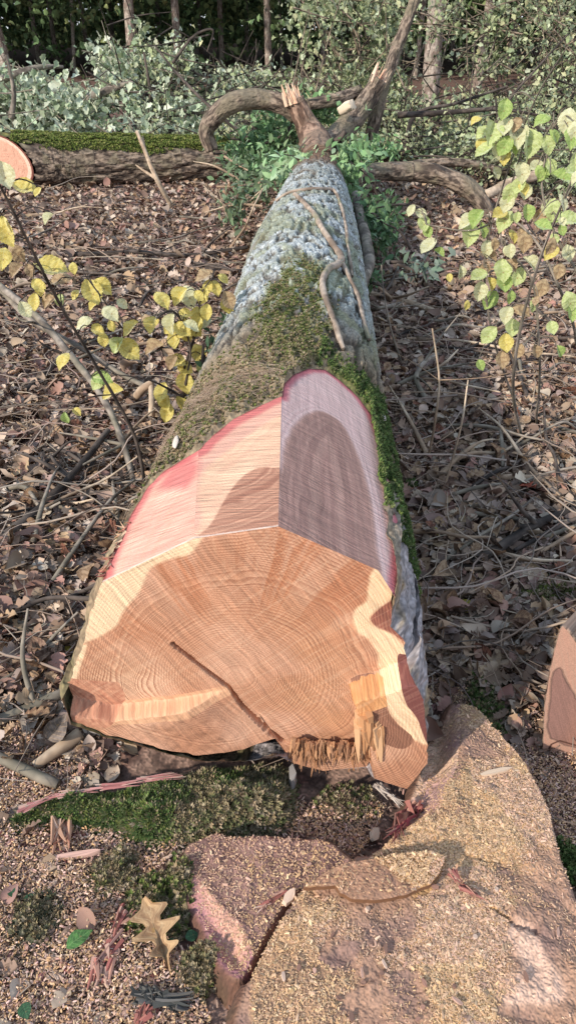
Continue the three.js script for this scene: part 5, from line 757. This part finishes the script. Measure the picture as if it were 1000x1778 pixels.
crown('ivy_clump', 'grey green ivy sprays beside the lichened bark', 'ivy', [[405, 360, 6.6, .1, .16, .15], [440, 330, 6.9, .16, .12, .2], [425, 300, 7.6, .2, .12, .2]], 500, [.05, .09], [[.16, .22, .12], [.12, .18, .08]], [], M.pale, lance, 12, [.3, .6]);
crown('ivy_clump', 'small dark ivy sprig tucked under the left side of the trunk', 'ivy', [[368, 612, 2.75, .03, .06, .06], [395, 560, 3.1, .03, .04, .06]], 70, [.03, .05], [[.05, .11, .05], [.08, .15, .06]], [], M.dark, lance, 3, [.08, .15]);
crown('ivy_clump', 'sparse grey green seedling on the bare soil right of the trunk', 'ivy', [[728, 462, 4.3, .12, .06, .1]], 60, [.05, .08], [[.2, .26, .2], [.14, .2, .13]], [], M.dark, lance, 5, [.1, .2]);

// ---------------------------------------------------------------- forest behind
const FT = [[20, 27, .17, -.12], [235, 27, .15, 0], [313, 29, .12, .01], [386, 36, .10, 0], [467, 30, .11, 0], [745, 19, .17, -.03], [826, 24, .12, .02], [640, 33, .12, 0], [997, 17, .2, 0], [560, 34, .1, 0], [100, 40, .1, .03], [155, 44, .1, -.02], [70, 38, .09, 0], [520, 42, .1, 0], [280, 46, .1, .02], [430, 44, .09, 0], [690, 38, .12, 0], [880, 34, .12, .02], [930, 40, .13, 0], [780, 44, .1, 0], [200, 52, .11, 0], [350, 54, .12, 0], [600, 52, .11, 0], [-40, 30, .15, 0], [-120, 36, .14, 0], [1060, 27, .16, 0], [1130, 33, .15, 0], [720, 30, .08, .05], [130, 33, .06, .1], [490, 36, .06, -.05]];
const crownLeaf = (() => { const gs = []; for (let i = 0; i < 5; i++) { const g = leafGeo(OVATE.filter((_, k) => k % 2 === 0), { curl: .3, fold: .2, sd: i }); g.applyMatrix4(new THREE.Matrix4().compose(V(rr(-.6, .6), rr(-.4, .4), rr(-.6, .6)), QU().setFromEuler(E(rr(-1, 1), i * 1.3, rr(-1, 1))), V(1, 1, 1))); gs.push(g); } return mergeGeometries(gs); })();
const DARKG = [[.12, .19, .07], [.17, .24, .10], [.09, .14, .06], [.24, .29, .12]];
FT.forEach(([x, D, r, lean], i) => {
  const p = atD(x, 889 - F * Math.tan(PITCH - Math.atan(EYE / D)), D), o = V(p.x, gh(p.x, p.z) - .05, p.z), H = rr(15, 20);
  const t = thing('forest_tree', i < 9 ? ['slender leaning trunk at the dark wood edge behind the silvery crown', 'straight trunk at the wood edge behind the silvery felled crown', 'thin dark trunk behind the twiggy felled crown', 'very thin trunk deep in the wood', 'grey trunk at the wood edge left of the splintered stub', 'near trunk in the shade right of the broken limb', 'slim trunk under the hanging oak boughs', 'trunk half hidden by the upright oak bough', 'trunk at the edge behind the hanging boughs'][i] : 'thin trunk standing deep in the dark wood', 'tree', o, i < 9 ? 'trees at the wood edge' : 'trees deep in the wood');
  mesh('trunk', tube([V(0, 0, 0), V(lean * 3 + rr(-.05, .05), 3, 0), V(lean * 8, 8, rr(-.2, .2)), V(lean * 14, H * .85, 0)], [r * 1.15, r, r * .85, r * .4], { seg: 10, sub: 10, bump: r * .07, freq: 3 }), M.trunk, t);
  const it = []; for (let k = 0; k < 520; k++) { const v = V(gauss(), gauss(), gauss()); if (H * .62 + v.y * 5 < 5) continue; it.push([V(lean * 10 + v.x * 3.2, H * .62 + v.y * 5, v.z * 3.2), E(rr(-1, 1), rr(0, 6.28), rr(-1, 1)), rr(.45, .8), jit(pick(DARKG), .3)]); }
  inst('crown', crownLeaf, M.dry, it, t);
});
{
  const it = []; for (let i = 0; i < 21000; i++) { const D = rr(26, 75), x = rr(-1, 1) * (4 + D * .62), h = Math.pow(rnd(), .8) * (D > 40 ? 11 : 6); if (D < 34 && h < 1.0 + 2 * noise(x * .4, D * .3) && rnd() < .7) continue; if (fbm(x * .35, h * .7, D * .3, 2) < .36) continue; it.push([V(x, h + .1, -D), E(rr(-.8, .8), rr(0, 6.28), rr(-.8, .8)), rr(.14, .30) * (D > 45 ? 1.6 : 1), jit(pick(DARKG), .35)]); }
  inst('undergrowth', crownLeaf, M.dry, it, null, 'dark green undergrowth filling the wood behind the clearing', 'undergrowth');
  const ft = []; for (let i = 0; i < 5200; i++) { const D = rr(30, 100), x = rr(-1, 1) * (22 + D * .75), h = rr(7, 19); ft.push([V(x, h, -D), E(rr(-.8, .8), rr(0, 6.28), rr(-.8, .8)), rr(.8, 1.5), jit(pick(DARKG), .3)]); }
  for (let i = 0; i < 9000; i++) { const D = rr(70, 110), x = rr(-1, 1) * (D * .9), h = rr(0, 8); ft.push([V(x, h, -D), E(rr(-.8, .8), rr(0, 6.28), rr(-.8, .8)), rr(.45, .9), jit(pick(DARKG), .3)]); }
  for (let i = 0; i < 3500; i++) { const D = rr(25, 45), x = -rr(14, 45), h = rr(5, 18); ft.push([V(x, h, -D), E(rr(-.8, .8), rr(0, 6.28), rr(-.8, .8)), rr(.8, 1.5), jit(pick(DARKG), .3)]); }
  inst('far_wood', crownLeaf, M.dry, ft, null, 'dense dark canopy of the wood behind the clearing', 'wood');
}

scene.traverse(o => { if (o.isMesh) { o.castShadow = true; o.receiveShadow = true; } });
renderer.render(scene, camera);
